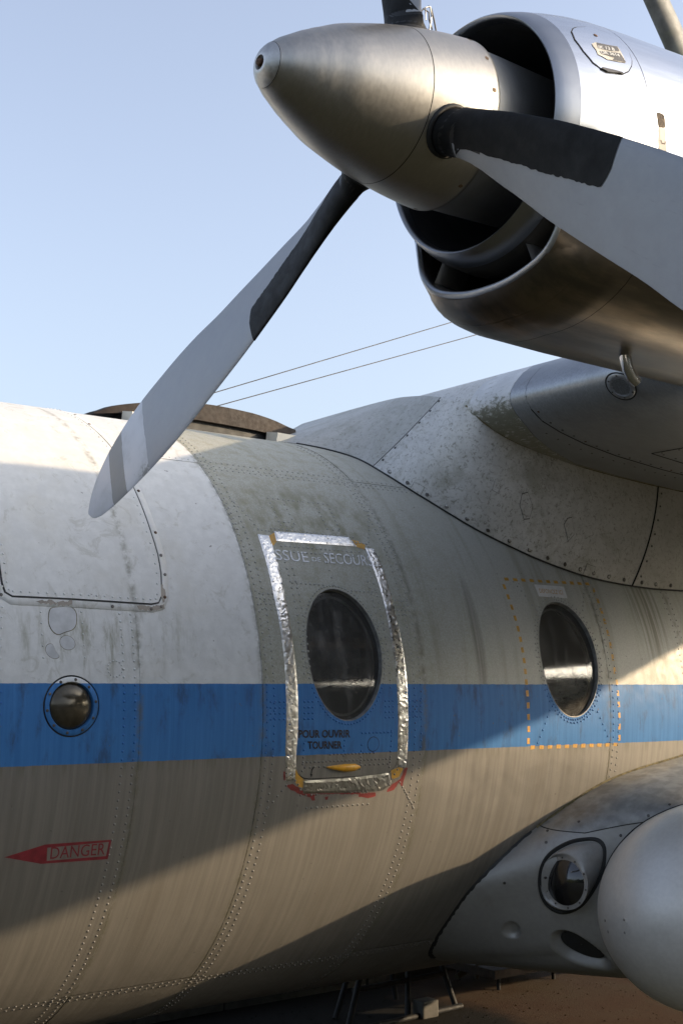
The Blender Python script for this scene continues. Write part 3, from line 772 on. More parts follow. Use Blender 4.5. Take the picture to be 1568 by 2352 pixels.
# DANGER arrow
hull_sheet('danger_arrow', fpoly([(20, 943), (205, 885), (218, 897), (215, 960), (185, 972)], c0, .02), .0012, M['dred'], FUS, (), (.04, .03))
bo = [fu(*c0(*p)) for p in [(205, 884), (512, 862), (495, 951), (185, 973)]]; bi = [fu(*c0(*p)) for p in [(218, 899), (500, 872), (487, 937), (214, 959)]]
hull_sheet('danger_frame', dens(bo, .01), .0015, M['dred'], FUS, [dens(bi, .01)], (.03, .03))
htext('lettering', 'DANGER', (230, 951), (480, 930), (236, 896), c0, M['dred'], FUS, h=.0018)
# dashed cut-here frame
dv = []
def dashes(a, b, n, w=.0075, ln=.5, conv=c6):
    a = fu(*conv(*a)); b = fu(*conv(*b)); L = math.dist((a[0], a[1] * R), (b[0], b[1] * R)); ux, ut = (b[0] - a[0]) / L, (b[1] - a[1]) * R / L
    for i in range(n):
        s = L * (i + .25 + jit(.02)) / n; e = s + L / n * ln
        lp = [(a[0] + ux * q + ut * -w * k, a[1] + (ut * q + ux * w * k) / R) for q, k in ((s, -1), (e, -1), (e, 1), (s, 1))]
        hull_sheet('paint_dash', [(p[0] + jit(.0008), p[1] + jit(.0008)) for p in lp], .0010, M['yellow'], FUS, (), (.02, .02))
dashes((376, 885), (960, 920), 11); dashes((378, 905), (490, 1250), 5); dashes((490, 1250), (538, 1600), 5); dashes((538, 1600), (548, 1990), 5)
dashes((548, 1995), (1145, 1973), 11); dashes((965, 930), (1060, 1200), 4); dashes((1060, 1200), (1120, 1530), 4); dashes((1125, 1530), (1145, 1965), 6)

# ---- door handle, arrow and lock
hp = [fu(*c5(*p)) for p in [(780, 1838), (830, 1835), (900, 1835), (960, 1836), (1003, 1838)]]
rows = []
for i in range(17):
    s = i / 16; xx = hp[0][0] + (hp[-1][0] - hp[0][0]) * s; tt = hp[0][1] + (hp[-1][1] - hp[0][1]) * s
    w = .0125 * (min(1, s * 2.2) ** .7) * (1 - max(0, s - .82) / .18 * .75) + .001
    rows.append([hull(xx, tt + w * cos(a) / R, .006 + .012 * sin(pi * min(1, s * 1.1)) + w * .55 * sin(a)) for a in [2 * pi * k / 12 for k in range(12)]])
hd = grid('door_handle', rows, M['handle'], door, close=True, caps=True, angle=80); tag(hd, label='orange teardrop handle')
ar = [(700, 1835), (686, 1855), (681, 1885), (676, 1885), (684, 1908), (694, 1888), (687, 1886), (692, 1860), (704, 1840)]
hull_sheet('arrow_mark', fpoly(ar, c5, .01), .0018, M['black'], door, (), (.03, .02))
lk = fu(*c5(1095, 1688))
hull_sheet('lock_plate', ell(lk[0], lk[1], .026, .0205, 32), .0016, M['hull'], door, (), (.02, .015), edge=.002)
grid('lock_groove', [[hull(lk[0] + q * cos(a), lk[1] + q * .79 * sin(a), .0007) for a in [2 * pi * k / 40 for k in range(41)]] for q in (.0255, .0285)], M['dark'], door)

# ---- round lamp in the blue band
def disk_on_hull(x, t, prof, mat, parent, name, n=40, sx=1.0):
    rows = [[hull(x + r * sx * cos(2 * pi * k / n), t + r / R * sin(2 * pi * k / n), h) for k in range(n)] for r, h in prof]
    return grid(name, rows, mat, parent, close=True)
lamp = disk_on_hull(LT[0], LT[1], [(.0915, .0015), (.0915, -.003), (.072, -.004), (.070, -.012), (.070, -.03), (.001, -.034)][:1] + [(.091, .002), (.076, .0025), (.074, -.002), (.074, -.016)], M['hull'], AC, 'round_lamp')
tag(lamp, label='round amber lamp set in the blue band')
disk_on_hull(LT[0], LT[1], [(.102, -.004), (.088, -.0035)], M['seal'], lamp, 'seal_ring')
disk_on_hull(LT[0] - .002, LT[1], [(.0755, -.010), (.066, .002), (.050, .012), (.030, .019), (.012, .022), (.0005, .0225)], M['lens'], lamp, 'lens')
for k in range(10):
    a = 2 * pi * (k + .25) / 10
    disk_on_hull(LT[0] + .0835 * cos(a), LT[1] + .0835 / R * sin(a), [(.0052, .002), (.0045, .0042), (.0003, .0048)], M['screw'], lamp, 'screw', 8)
# small rivet circle next to it
cc = fu(*c4(610, 1500))
for k in range(14):
    a = 2 * pi * k / 14; rivet(cc[0] + .026 * cos(a), cc[1] + .026 / R * sin(a), r=.0034)
for (a, b) in (((430, 1200), (450, 1440)), ((215, 1200), (230, 1440)), ((10, 960), (5, 1400))): seg(a, b, .034, c4, r=.0036)
flush_rivets('riveting', FUS)

# ---- hatch panel forward
hl = [(1.627, 1.60), (1.627, .352), (1.634, .326), (1.655, .3165), (1.86, .3160), (2.145, .3115), (2.172, .3165), (2.186, .336), (2.199, .403), (2.2035, .463), (2.2, .54), (2.196, .70), (2.199, .92), (2.19, 1.10), (2.20, 1.60)]
hatch = hull_sheet('hatch', dens(hl, .03), .0042, M['hull'], AC, (), (.08, .03), edge=.004)
tag(hatch, label='large white hatch panel with a riveted sill and rounded corners')
def offs(l, d):
    o = []; n = len(l)
    for i, p in enumerate(l):
        a = l[max(i - 1, 0)]; b = l[min(i + 1, n - 1)]; dx, dt = b[0] - a[0], (b[1] - a[1]) * R; L = math.hypot(dx, dt) or 1
        o.append((p[0] - dt / L * -d, p[1] + dx / L * -d / R))
    return o
op = dens(hl, .02, False)
grid('hatch_seal', [[hull(p[0], p[1], .0013) for p in offs(op, q)] for q in (-.004, .0055)], M['seal'], hatch)
hf = grid('hatch_rim', [[hull(p[0], p[1], h) for p in offs(op, q)] for q, h in ((.006, .0012), (.0065, .0024), (.030, .0024), (.031, .0010))], M['hull'], hatch)
ip = offs(dens(hl, .027, False), -.014)
for p in ip: rivet(p[0], p[1], r=.0042, h=.0024, off=.0044)
flush_rivets('riveting', hatch)
for p in offs(dens(hl, .105, False), .019):
    if random.random() < .8: disk_on_hull(p[0] + jit(.004), p[1], [(.0062, .0022), (.0055, .0042), (.0004, .0048)], random.choice((M['rust'], M['screw'])), hatch, 'screw', 8)
# worn dark scabs of bare metal along the sill
for pts in ([(720, 1165), (800, 1172), (870, 1160), (868, 1185), (800, 1195), (735, 1188)], [(190, 1140), (280, 1140), (300, 1160), (215, 1158)], [(300, 1145), (380, 1143), (378, 1165), (300, 1168)], [(838, 1065), (860, 1060), (876, 1110), (872, 1150), (858, 1150)]):
    hull_sheet('worn_patch', ragged([fu(*c4(*p)) for p in pts], .003, len(pts)), .0030, M['shell_in'], hatch, (), (.03, .02))
# riveted repair blobs under the hatch
for i, pts in enumerate(([(262, 1178), (380, 1172), (405, 1200), (404, 1275), (380, 1300), (345, 1302), (310, 1325), (275, 1300), (256, 1260), (260, 1210)], [(345, 1320), (385, 1335), (405, 1370), (395, 1395), (355, 1405), (320, 1385), (312, 1345)],
             [(240, 1375), (270, 1362), (290, 1375), (285, 1400), (300, 1420), (325, 1432), (300, 1452), (262, 1440), (236, 1410)])):
    lp = [fu(*c4(*p)) for p in pts]; lp = rounded(dens(lp, .006), 5)
    hull_sheet('filler_patch', lp, .0016, M['patch'], FUS, (), (.03, .02), edge=.001)
    cx = sum(p[0] for p in lp) / len(lp); ct = sum(p[1] for p in lp) / len(lp)
    grid('patch_edge', [[hull(cx + (p[0] - cx) * q, ct + (p[1] - ct) * q, .0011) for p in lp + lp[:1]] for q in (.97, 1.06)], M['mossyseal'], FUS)

# ---- dorsal bow antenna and its blocks
ant = empty('bow_antenna', (3.0, 0, AX + R), AC)
tp = [(2.466, 1.258), (2.546, 1.292), (2.64, 1.317), (2.723, 1.335), (2.88, 1.357), (3.056, 1.368), (3.272, 1.359), (3.391, 1.341), (3.52, 1.310)]
bt = [(2.466, 1.250), (2.546, 1.262), (2.64, 1.275), (2.723, 1.280), (2.88, 1.286), (3.056, 1.285), (3.272, 1.278), (3.391, 1.270), (3.52, 1.268)]
rows = []
tp = [(2.466 + 1.054 * i / 30, poly_at(tp, 2.466 + 1.054 * i / 30)[0]) for i in range(31)]; bt = [(2.466 + 1.054 * i / 30, poly_at(bt, 2.466 + 1.054 * i / 30)[0]) for i in range(31)]
for (x, z), (x2, z2) in zip(tp, bt):
    rows.append([(x - 3.0, -.07, z - R), (x - 3.0, -.03, z - R + .006), (x - 3.0, .03, z - R + .006), (x - 3.0, .07, z - R), (x - 3.0, .08, z2 - R), (x - 3.0, -.08, z2 - R)])
grid('antenna_bow', rows, M['brown'], ant, close=True, caps=True, angle=35)
rows = [[(x - 3.0, -.055, R * 0 + z2 - R + .002), (x - 3.0, .055, z2 - R + .002), (x - 3.0, .055, -.004), (x - 3.0, -.055, -.004)] for (x, z), (x2, z2) in list(zip(tp, bt))[4:27]]
grid('antenna_web', rows, M['black'], ant, close=True, caps=True, angle=35)
for (xa, xb) in ((2.585, 2.72), (3.335, 3.47)):
    vs = []
    for y in (-.175, -.085):
        zt = {-.175: .022, -.085: .040}[y]
        vs += [(xa - 3.0, y, -.03), (xb - 3.0 + .02, y, -.03), (xb - 3.0, y, zt + .01), (xa - 3.0 + .01, y, zt + .012)]
    mk('mount_block', vs, [(0, 1, 2, 3), (7, 6, 5, 4), (0, 4, 5, 1), (1, 5, 6, 2), (2, 6, 7, 3), (3, 7, 4, 0)], M['cream'], ant, False)
# aerial wires running up to the fin
tube('aerial_wire', [X3(2.555, 0, 1.222), X3(3.12, 0, 1.449), X3(4.669, 0, 2.07), X3(11.9, 0, 4.60)], .0024, M['wire'], AC, 6)
tube('aerial_wire', [X3(2.70, 0, 1.222), X3(3.09, 0, 1.371), X3(4.88, 0, 2.041), X3(12.2, 0, 4.45)], .0024, M['wire'], AC, 6)

# ---- wing
UPC = [(3.75, 1.285), (3.757, 1.315), (3.78, 1.350), (3.84, 1.405), (3.95, 1.462), (4.1, 1.505), (4.3, 1.538), (4.6, 1.570), (5.0, 1.580), (5.5, 1.545), (6.0, 1.455), (6.5, 1.335), (7.0, 1.18), (7.28, 1.092)]
LOC = [(3.75, 1.285), (3.757, 1.255), (3.78, 1.225), (3.84, 1.185), (3.95, 1.150), (4.1, 1.117), (4.3, 1.088), (4.6, 1.060), (5.0, 1.035), (5.5, 1.025), (6.0, 1.025), (6.5, 1.04), (7.0, 1.065), (7.28, 1.082)]
def airfoil(y, s=1.0, dx=0.0, x0=None, x1=None):
    pts = []
    for P_ in (UPC[::-1], LOC[1:]):
        for (x, z) in P_: pts.append((3.75 + (x - 3.75) * s + dx, y(x) if callable(y) else y, 1.28 + (z - 1.28) * s))
    return [X3(*p) for p in pts]
def wing_piece(name, ys, mat, parent, taper=None):
    return grid(name, [airfoil(y, *((taper(y)) if taper else (1.0, 0.0))) for y in ys], mat, parent, close=True, caps=True, angle=40)
WG = wing_piece('wing', [1.2, 0, -1.02], M['fairing'], AC); tag(WG, label='thick high wing with a bare metal leading edge')
yb = lambda x: -1.262 + .150 * max(0, min(1, (x - 3.83) / .45)) ** .8
root = wing_piece('wing_root_cap', [-1.02, -1.06, yb], M['mossywhite'], WG)
wing_piece('leading_edge_panel', [lambda x: yb(x) - .002, -1.352], M['wing'], WG)
wing_piece('wing_panel', [-1.354, -1.9, -2.62], M['wing'], WG)
wing_piece('wing_panel', [-2.622, -3.4, -3.7], M['wing'], WG)
tf = lambda y: (1.0 - (abs(y) - 3.7) * .055, 0.0)
wing_piece('outer_wing', [-3.702, -5.5, -7.5, -10.8], M['wing'], WG, tf)
wing_piece('outer_wing', [1.2, 3.7], M['wing'], WG); wing_piece('outer_wing', [3.702, 7.5, 10.8], M['wing'], WG, tf)

# root fairing: lofted from the hull joint up to the wing
FJ = [(-1.0, 3.37, .35, 1.172, 3.90, .40, 1.46), (0, 3.345, 0, 1.2235, 3.93, 0, 1.475), (1, 3.373, -.28, 1.192, 3.88, -.35, 1.455), (2, 3.45, -.40, 1.157, 3.83, -.55, 1.425), (3, 3.525, -.52, 1.108, 3.79, -.72, 1.39),
      (4, 3.565, -.681, 1.018, 3.762, -.88, 1.345), (5, 3.650, -.816, .914, 3.757, -1.00, 1.29), (6, 3.823, -.942, .783, 3.80, -1.06, 1.215), (7, 4.059, -1.02, .679, 3.98, -1.075, 1.148), (8, 4.288, -1.061, .612, 4.35, -1.085, 1.088),
      (9, 4.494, -1.081, .577, 4.71, -1.09, 1.056), (10, 4.782, -1.092, .556, 4.98, -1.095, 1.040), (11, 5.06, -1.092, .554, 5.3, -1.10, 1.03), (12, 6.3, -1.092, .556, 6.5, -1.10, 1.03), (13, 7.2, -1.06, .60, 7.3, -1.08, 1.07)]
def fair(u, v, e=0.0):
    q = poly_at(FJ, u); a = Vector(q[:3]); b = Vector(q[3:])
    th_ = atan2(a.z, -a.y); a = Vector((a.x, -R * cos(th_), R * sin(th_)))
    n = Vector((-.45, -.80, .25)) if u < 6 else Vector((-.05, -1.0, -.1)); n.normalize()
    k = min(1, max(0, (u - 4.5) / 3)); n = (Vector((-.55, -.65, .35)) * (1 - k) + Vector((-.03, -1.0, -.12)) * k).normalized()
    P = a.lerp(b, v) + n * (.055 * 4 * v * (1 - v) * (.35 + .65 * min(1, max(0, u / 5))) * (-.35 if u < 3.4 else (-.35 + .9 * min(1, (u - 3.4) / 3.0))) + e + .006)
    return X3(*P)
def fair_patch(name, u0, u1, mat, v0=0.0, v1=1.0, n=None):
    nu = n or max(3, int((u1 - u0) * 8)); rows = []
    for i in range(nu + 1):
        u = u0 + (u1 - u0) * i / nu
        rows.append([fair(u, v0, -.012)] + [fair(u, v0 + (v1 - v0) * k / 18) for k in range(19)])
    return grid(name, rows, mat, FR, angle=50)
FR = empty('root_fairing', (0, 0, 0), AC); tag(FR, label='scuffed white wing root fairing')
fair_patch('fairing_panel', -1, 3.58, M['fairfront']); 
p = fair_patch('fairing_panel', 3.60, 9.66, M['fairing']); fair_patch('fairing_panel', 9.70, 12.9, M['fairing'])
# dark joints of the fairing
def strip(name, f, n, w, mat, parent, h=.001):
    A = [Vector(f(i / n)) for i in range(n + 1)]; rows = [[], [], []]
    for i, P in enumerate(A):
        d = (A[min(i + 1, n)] - A[max(i - 1, 0)]).normalized(); vw = Vector((.25, .93, .1)).normalized()
        s = d.cross(vw).normalized() * w; out = -vw * h
        rows[0].append(tuple(P - s + out * .2)); rows[1].append(tuple(P + out)); rows[2].append(tuple(P + s + out * .2))
    return grid(name, rows, mat, parent)
strip('joint_gap', lambda s: fair(3.59, s, -.001), 20, .0022, M['dark'], FR, .003)
strip('joint_gap', lambda s: fair(9.68, s, -.001), 20, .0042, M['dark'], FR, .006)
strip('fairing_seal', lambda s: fair(1.0 + s * 11.8, 0.0, .0), 150, .0038, M['seal'], FR, .004)
strip('wing_seal', lambda s: fair(4.9 + s * 8, 1.0, .0), 90, .006, M['mossyseal'], FR, .006)
# screws
def dome(name, P, n, r, mat, parent, h=.5, seg_=10):
    P = Vector(P); n = Vector(n).normalized(); a = n.cross(Vector((.3, .1, 1))).normalized(); b = n.cross(a); vs = []; fs = []
    for rr, hh in ((1.0, -.1), (1.0, .5), (.72, .9)):
        for k in range(seg_): t = 2 * pi * k / seg_; vs.append(tuple(P + (a * cos(t) + b * sin(t)) * r * rr + n * r * h * hh))
    for q in range(2):
        for k in range(seg_): k2 = (k + 1) % seg_; fs.append((q * seg_ + k, q * seg_ + k2, (q + 1) * seg_ + k2, (q + 1) * seg_ + k))
    fs.append(tuple(range(2 * seg_, 3 * seg_)))
    return mk(name, vs, fs, mat, parent, angle=40)
def fnorm(u, v):
    a = Vector(fair(u, v)); b = Vector(fair(u + .03, v)); c = Vector(fair(u, min(1, v + .03)) if v < .97 else fair(u, v - .03)); n = (b - a).cross(c - a)
    if n.dot(Vector((-.2, -1, 0))) < 0: n = -n
    return n.normalized()
rr_ = random.Random(11)
for u in [4.05, 4.6, 5.1, 5.5, 5.9, 6.3, 6.7, 7.1, 7.5, 7.9, 8.3, 8.7, 9.1, 9.45, 9.85, 10.3, 10.8, 11.3]:
    d = dome('screw', fair(u, .045), fnorm(u, .045), .0068, M['screwlit'] if rr_.random() < .55 else M['screw'], FR)
    tube('washer', [fair(u, .045, .0005), fair(u, .045, .0018)], .0098, M['screw'], d, 12)
for v in (.12, .3, .48, .66, .82, .95): dome('screw', fair(3.66, v), fnorm(3.66, v), .0058, M['screw'], FR)
for v in (.1, .25, .4, .52, .66, .8, .93): dome('screw', fair(9.78, v), fnorm(9.78, v), .0052, M['screw'], FR)
# small riveted repair plates on the fairing
def fplate(u, v, pts, mat, k=1.0):
    lp = [(u + a * .1 * k, v + b * .1 * k) for a, b in pts]; lp = dens(lp, .01)
    cu_ = sum(p[0] for p in lp) / len(lp); cv_ = sum(p[1] for p in lp) / len(lp)
    grid('plate_edge', [[fair(cu_ + (p[0] - cu_) * q, cv_ + (p[1] - cv_) * q, .0009) for p in lp + lp[:1]] for q in (.94, 1.07)], M['screw'], FR)
    nn = tuple(fnorm(u, v))
    sheet('repair_plate', lp, lambda a, b, e=0: fair(a, b, .0018 + e), mat, FR, (), (.05, .03), lambda a, b: nn, .001)
fplate(6.35, .46, [(-.6, -.5), (.9, -.5), (-.1, .6)], M['fairing'], 1.0)
fplate(7.0, .42, [(-.9, -.1), (-.3, -.9), (.5, -.7), (1.0, .2), (.4, 1.0), (-.5, .7)], M['fairing'], 1.35)
fplate(7.85, .37, [(-1.0, .2), (.1, -1.0), (1.0, -.3), (.2, 1.0), (-.5, .8)], M['fairing'], 1.1)
fplate(4.85, .035, [(-1, -.25), (1.1, -.25), (1.1, .45), (-1, .4)], M['fairing'], 1.2)
fplate(8.55, .05, [(-1, -.35), (1.1, -.35), (1.1, .45), (-1, .5)], M['fairing'], 1.2)
# wing underside joint, access panel and vent
def wl(x, low=True):
    return lerp(LOC, x) if low else lerp(UPC, x)
strip('joint_gap', lambda s: X3(3.752 + .0 + s * 1.9, -1.353, (wl(3.752 + s * 1.9) - .0005)), 60, .0025, M['dark'], WG, .002)
for i in range(22):
    x = 3.80 + i * .07; z = lerp(LOC, x); dome('screw', X3(x, -1.375, z), (-.1 if x > 3.95 else -.6, 0, -1), .0052, M['rust'] if i % 4 == 0 else M['screw'], WG)
    if x > 3.9: dome('screw', X3(x, -1.285, z), (-.1, 0, -1), .0045, M['screw'], WG)
for i in range(7):
    x = 3.76 + .0; z = 1.30 + i * .03
for (y0, y1, x) in ((-1.42, -3.0, 4.35),):
    strip('joint_gap', lambda s: X3(4.35 + .18 * 0, -1.5 - s * 1.4, wl(4.35) - .0005), 12, .0025, M['dark'], WG, .002)
    strip('joint_gap', lambda s: X3(4.35 + s * .9, -1.5, wl(4.35 + s * .9) - .0005), 12, .0025, M['dark'], WG, .002)
    for i in range(12): dome('screw', X3(4.37 + .0, -1.54 - i * .09, wl(4.37)), (0, 0, -1), .005, M['screw'], WG)
    for i in range(10): dome('screw', X3(4.40 + i * .08, -1.525, wl(4.4 + i * .08)), (0, 0, -1), .005, M['rust'] if i == 3 else M['screw'], WG)
# perforated round vent on the leading edge
def vent():
    P0 = ony(1425, 885, -1.62); x0 = P0.x
    # find where the ray meets the lower nose of the aerofoil
    d = ray(1425, 885); best = None
    for i in range(600):
        t = 4.0 + i * .004; Q = CAM + d * t
        if Q.y < -1.36 and Q.x > 3.76:
            zl = wl(Q.x) + AX; zu = wl(Q.x, False) + AX
            if zl <= Q.z <= zu: best = Q; break
    if best is None: best = Vector((3.80, -1.6, AX + 1.22))
    x = max(best.x, 3.757); z = best.z
    # local normal of the section
    up = abs(z - AX - lerp(UPC, x)) < abs(z - AX - lerp(LOC, x)); T_ = UPC if up else LOC
    dz = (lerp(T_, x + .012) - lerp(T_, x - .004)) / .016
    n = Vector((dz, 0, -1)).normalized() if not up else Vector((-dz, 0, 1)).normalized()
    P = Vector(X3(x, best.y, lerp(T_, x))); a = Vector((0, 1, 0)); b = n.cross(a)
    rows = [[tuple(P + (a * cos(2 * pi * k / 36) + b * sin(2 * pi * k / 36)) * r + n * h) for k in range(36)] for r, h in ((.060, .0), (.058, .004), (.043, .005), (.042, .002))]
    v = grid('vent', rows, M['wing'], WG, close=True)
    rows = [[tuple(P + (a * cos(2 * pi * k / 36) + b * sin(2 * pi * k / 36)) * r + n * .0015) for k in range(36)] for r in (.066, .058)]
    grid('vent_gap', rows, M['dark'], v, close=True)
    vs = []; fs = []
    rows = [[tuple(P + (a * cos(2 * pi * k / 36) + b * sin(2 * pi * k / 36)) * r + n * .0030) for k in range(36)] for r in (.043, .0005)]
    grid('vent_screen', rows, M['wing'], v, close=True)
    for i in range(-7, 8):
        for j in range(-7, 8):
            qx = i * .0052 + (j % 2) * .0026; qy = j * .0046
            if qx * qx + qy * qy < .0375 ** 2:
                c = P + a * qx + b * qy + n * .0034; k0 = len(vs)
                for k in range(6): vs.append(tuple(c + (a * cos(k * pi / 3) + b * sin(k * pi / 3)) * .0018))
                fs.append(tuple(range(k0, k0 + 6)))
    tag(mk('perforation', vs, fs, M['dark'], v, False), kind='stuff')
    for k in range(6): t = k * pi / 3 + .3; dome('screw', P + (a * cos(t) + b * sin(t)) * .051 + n * .004, n, .0042, M['screw'], v)
vent()

# ---- nacelle
NY, NZ = -2.985, 1.316
def NP(x, r, a): return X3(x, NY + r * sin(a), NZ + r * cos(a))            # a from straight up, towards the fuselage
RT = [(1.90, .262), (1.91, .270), (1.95, .284), (2.0, .297), (2.05, .307), (2.1, .314), (2.2, .322), (2.4, .333), (2.6, .343), (3.0, .36), (3.6, .38), (4.4, .40), (5.4, .36), (6.2, .22), (6.6, .06)]
RB = [(1.95, .350), (1.965, .372), (2.0, .392), (2.05, .408), (2.1, .416), (2.3, .422), (2.6, .425), (3.0, .43), (3.6, .43), (4.4, .42), (5.4, .37), (6.2, .22), (6.6, .06)]
def smooth(t): t = max(0, min(1, t)); return t * t * (3 - 2 * t)
def rnac(x, a):
    d = abs(((a - pi + pi) % (2 * pi)) - pi); d = abs(math.degrees(d)); top = lerp(RT, x)     # d: degrees from straight down
    bot = lerp(RB, x)
    if x < 2.3:
        wl_ = 50 + (x - 1.95) / .35 * 12; f = 1 - smooth((d - (wl_ - 22)) / (26 + (x - 1.95) * 90))
    else: f = 1 - smooth((d - 34) / 66)
    sh = bot * (1 + .025 * sin(radians(min(d, 60) * 3)))
    return top + (sh - top) * f
NA = 96
def nac_rows(xs, off=0.0): return [[NP(x, rnac(x, 2 * pi * k / NA) + off, 2 * pi * k / NA) for k in range(NA)] for x in xs]
NAC = empty('engine_nacelle', (0, 0, 0), AC); tag(NAC, label='polished metal engine nacelle with a chin intake')
def rng(a, b, n): return [a + (b - a) * i / n for i in range(n + 1)]
grid('nose_cowl', nac_rows([1.951] + rng(1.96, 2.13, 12) + [2.1338]) , M['cowl'], NAC, close=True)
grid('engine_cowl', nac_rows([2.1358] + rng(2.15, 2.5, 16) + rng(2.6, 4.0, 12)), M['cowl'], NAC, close=True)
grid('rear_cowl', nac_rows(rng(4.002, 6.6, 20)), M['cowl'], NAC, close=True)
grid('cowl_frame', nac_rows([2.12, 2.15], -.003), M['dark'], NAC, close=True)
# annular intake lip and duct
prof = [(1.9535, .2851), (1.945, .2824), (1.935, .2795), (1.918, .2735), (1.906, .2675), (1.900, .2625), (1.902, .2585), (1.912, .2555), (1.93, .254)]
grid('intake_lip', [[NP(x, r, 2 * pi * k / NA) for k in range(NA)] for x, r in prof], M['lip'], NAC, close=True)
grid('intake_duct', [[NP(x, r, 2 * pi * k / NA) for k in range(NA)] for x, r in ((1.93, .2538), (2.0, .256), (2.2, .262), (2.35, .24), (2.4, .17))], M['duct'], NAC, close=True)
# inner shell showing under the lip, then the chin scoop
da = [radians(180 + d) for d in range(-66, 67, 3)]
grid('inner_shell', [[NP(x, r, a) for a in da] for x, r in ((1.949, .2832), (1.975, .289), (2.03, .294), (2.035, .2925))], M['shell_in'], NAC)
grid('inner_shell', [[NP(x, r, a) for a in da] for x, r in ((2.037, .2925), (2.10, .294), (2.3, .295))], M['duct'], NAC)
def scoop_r(d): # lip outline, degrees from straight down
    return poly_at([(0, .342), (16, .346), (31, .350), (41, .332), (50, .300), (57, .2865), (64, .2865)], abs(d))[0]
dd = [d for d in range(-60, 61, 2)]
rows = []
for (x, o) in ((2.02, .046), (1.99, .034), (1.968, .022), (1.953, .011), (1.946, .002), (1.947, -.004), (1.956, -.009), (1.98, -.012), (2.1, -.002), (2.3, .02)):
    rows.append([NP(x + (.0 if abs(d) < 48 else 0), max(.2865, scoop_r(d) + (o if abs(d) < 50 or o < 0 else o * max(0, (60 - abs(d)) / 10))), radians(180 - d)) for d in dd])
for q, r in enumerate(rows[:3]):                       # outer rows melt into the cowl
    x = (2.02, 1.99, 1.968)[q]; k_ = (1.0, .75, .45)[q]
    rows[q] = [tuple(Vector(p) * (1 - k_) + Vector(NP(x, rnac(x, radians(180 - d)) + .0006, radians(180 - d))) * k_) for p, d in zip(r, dd)]
grid('chin_fairing', rows[:4], M['cowl'], NAC); grid('chin_lip', rows[3:8], M['lip'], NAC); grid('chin_duct', rows[7:], M['duct'], NAC)
grid('duct_back', [[NP(2.26, r, a) for a in da] for r in (.28, .42)], M['duct'], NAC)
for d in (34, -22):
    a = radians(180 - d); e = radians(1.0); 
    rows = [[NP(x, r, a - e * w) for x, w in ((1.965, 0), (1.98, 1), (2.05, 1), (2.05, -1), (1.98, -1))] for r in (.285, .30, .32, .345)]
    grid('intake_vane', rows, M['hub'], NAC, close=True)
# exhaust
tube('exhaust_pipe', [NP(6.0, .12, pi), NP(6.5, .12, pi), NP(7.0, .16, pi)], .10, M['shell_in'], NAC, 20)
# access door, sticker, latch
def nhit(px, py, r0=None):
    d = ray(px, py); lo = None; t = 1.5
    while t < 4.5:
        Q = CAM + d * t; yy = Q.y - NY; zz = Q.z - AX - NZ
        if Q.x > 1.951 and math.hypot(yy, zz) <= rnac(Q.x, atan2(yy, zz)): break
        t += .002
    return (Q.x, atan2(yy, zz))
ncv = lambda a, b: (a * .1754 + 1293.1, b * .1754 + 40.8)
def nmap(h): return lambda x, a, e=0: NP(x, rnac(x, a) + h + e, a)
nnrm = lambda x, a: (-.12, sin(a), cos(a))
ap = [nhit(*ncv(*p)) for p in [(105, 190), (125, 152), (170, 133), (290, 130), (420, 160), (560, 215), (680, 300), (780, 390), (850, 470), (885, 560), (880, 630), (840, 700), (760, 738), (480, 668), (380, 590), (260, 440), (150, 290)]]
ap = dens(ap, .006)
acc = sheet('access_door', ap, nmap(.0016), M['nacelle'], NAC, (), (.02, .03), nnrm, .003); tag(acc, label='oval access door with a torn sticker')
cx = sum(p[0] for p in ap) / len(ap); ca = sum(p[1] for p in ap) / len(ap)
grid('door_gap', [[NP(cx + (p[0] - cx) * q, rnac(p[0], p[1]) + .0008, ca + (p[1] - ca) * q) for p in ap + ap[:1]] for q in (.99, 1.035)], M['dark'], acc)
hg = [nhit(*ncv(*p)) for p in [(480, 672), (560, 715), (650, 725), (760, 742), (755, 728), (490, 660)]]
sheet('hinge', dens(hg, .01), nmap(.004), M['screw'], acc, (), (.02, .02), nnrm, .002)
hl_ = nhit(*ncv(415, 238)); dome('key_hole', NP(hl_[0], rnac(*hl_) + .001, hl_[1]), nnrm(*hl_), .0055, M['rust'], acc, .3)
s1 = [nhit(*ncv(*p)) for p in [(360, 350), (410, 335), (540, 365), (690, 390), (720, 430), (760, 500), (803, 600), (720, 590), (625, 567), (560, 555), (500, 520), (440, 490), (410, 430), (375, 385)]]
sheet('sticker', dens(s1, .004), nmap(.0026), M['stickerl'], acc, (), (.02, .02), nnrm)
for pts in ([(420, 340), (540, 365), (690, 392), (715, 455), (620, 450), (520, 432), (440, 410)], [(460, 450), (560, 458), (725, 480), (803, 600), (630, 565), (650, 540), (520, 500), (475, 480)]):
    sheet('sticker_print', ragged([nhit(*ncv(*p)) for p in pts], .0010, 3), nmap(.0031), M['stickerd'], acc, (), (.02, .02), nnrm)
text('lettering', 'IK 13 B', nhit(*ncv(445, 420)), nhit(*ncv(660, 455)), nhit(*ncv(432, 380)), nmap(.0036), M['white'], acc, .02)
text('lettering', 'UR 3614', nhit(*ncv(480, 490)), nhit(*ncv(722, 530)), nhit(*ncv(465, 450)), nmap(.0036), M['white'], acc, .02)
lt = [nhit(*ncv(*p)) for p in [(1215, 1245), (1240, 1238), (1290, 1262), (1318, 1290), (1328, 1445), (1236, 1435)]]
sheet('latch_recess', dens(lt, .006), nmap(.0008), M['latch'], NAC, (), (.02, .02), nnrm)
lt = [nhit(*ncv(*p)) for p in [(1240, 1440), (1328, 1450), (1338, 1760), (1245, 1750)]]
sheet('latch_plate', dens(lt, .006), nmap(.0018), M['stickerl'], NAC, (), (.02, .02), nnrm, .002)
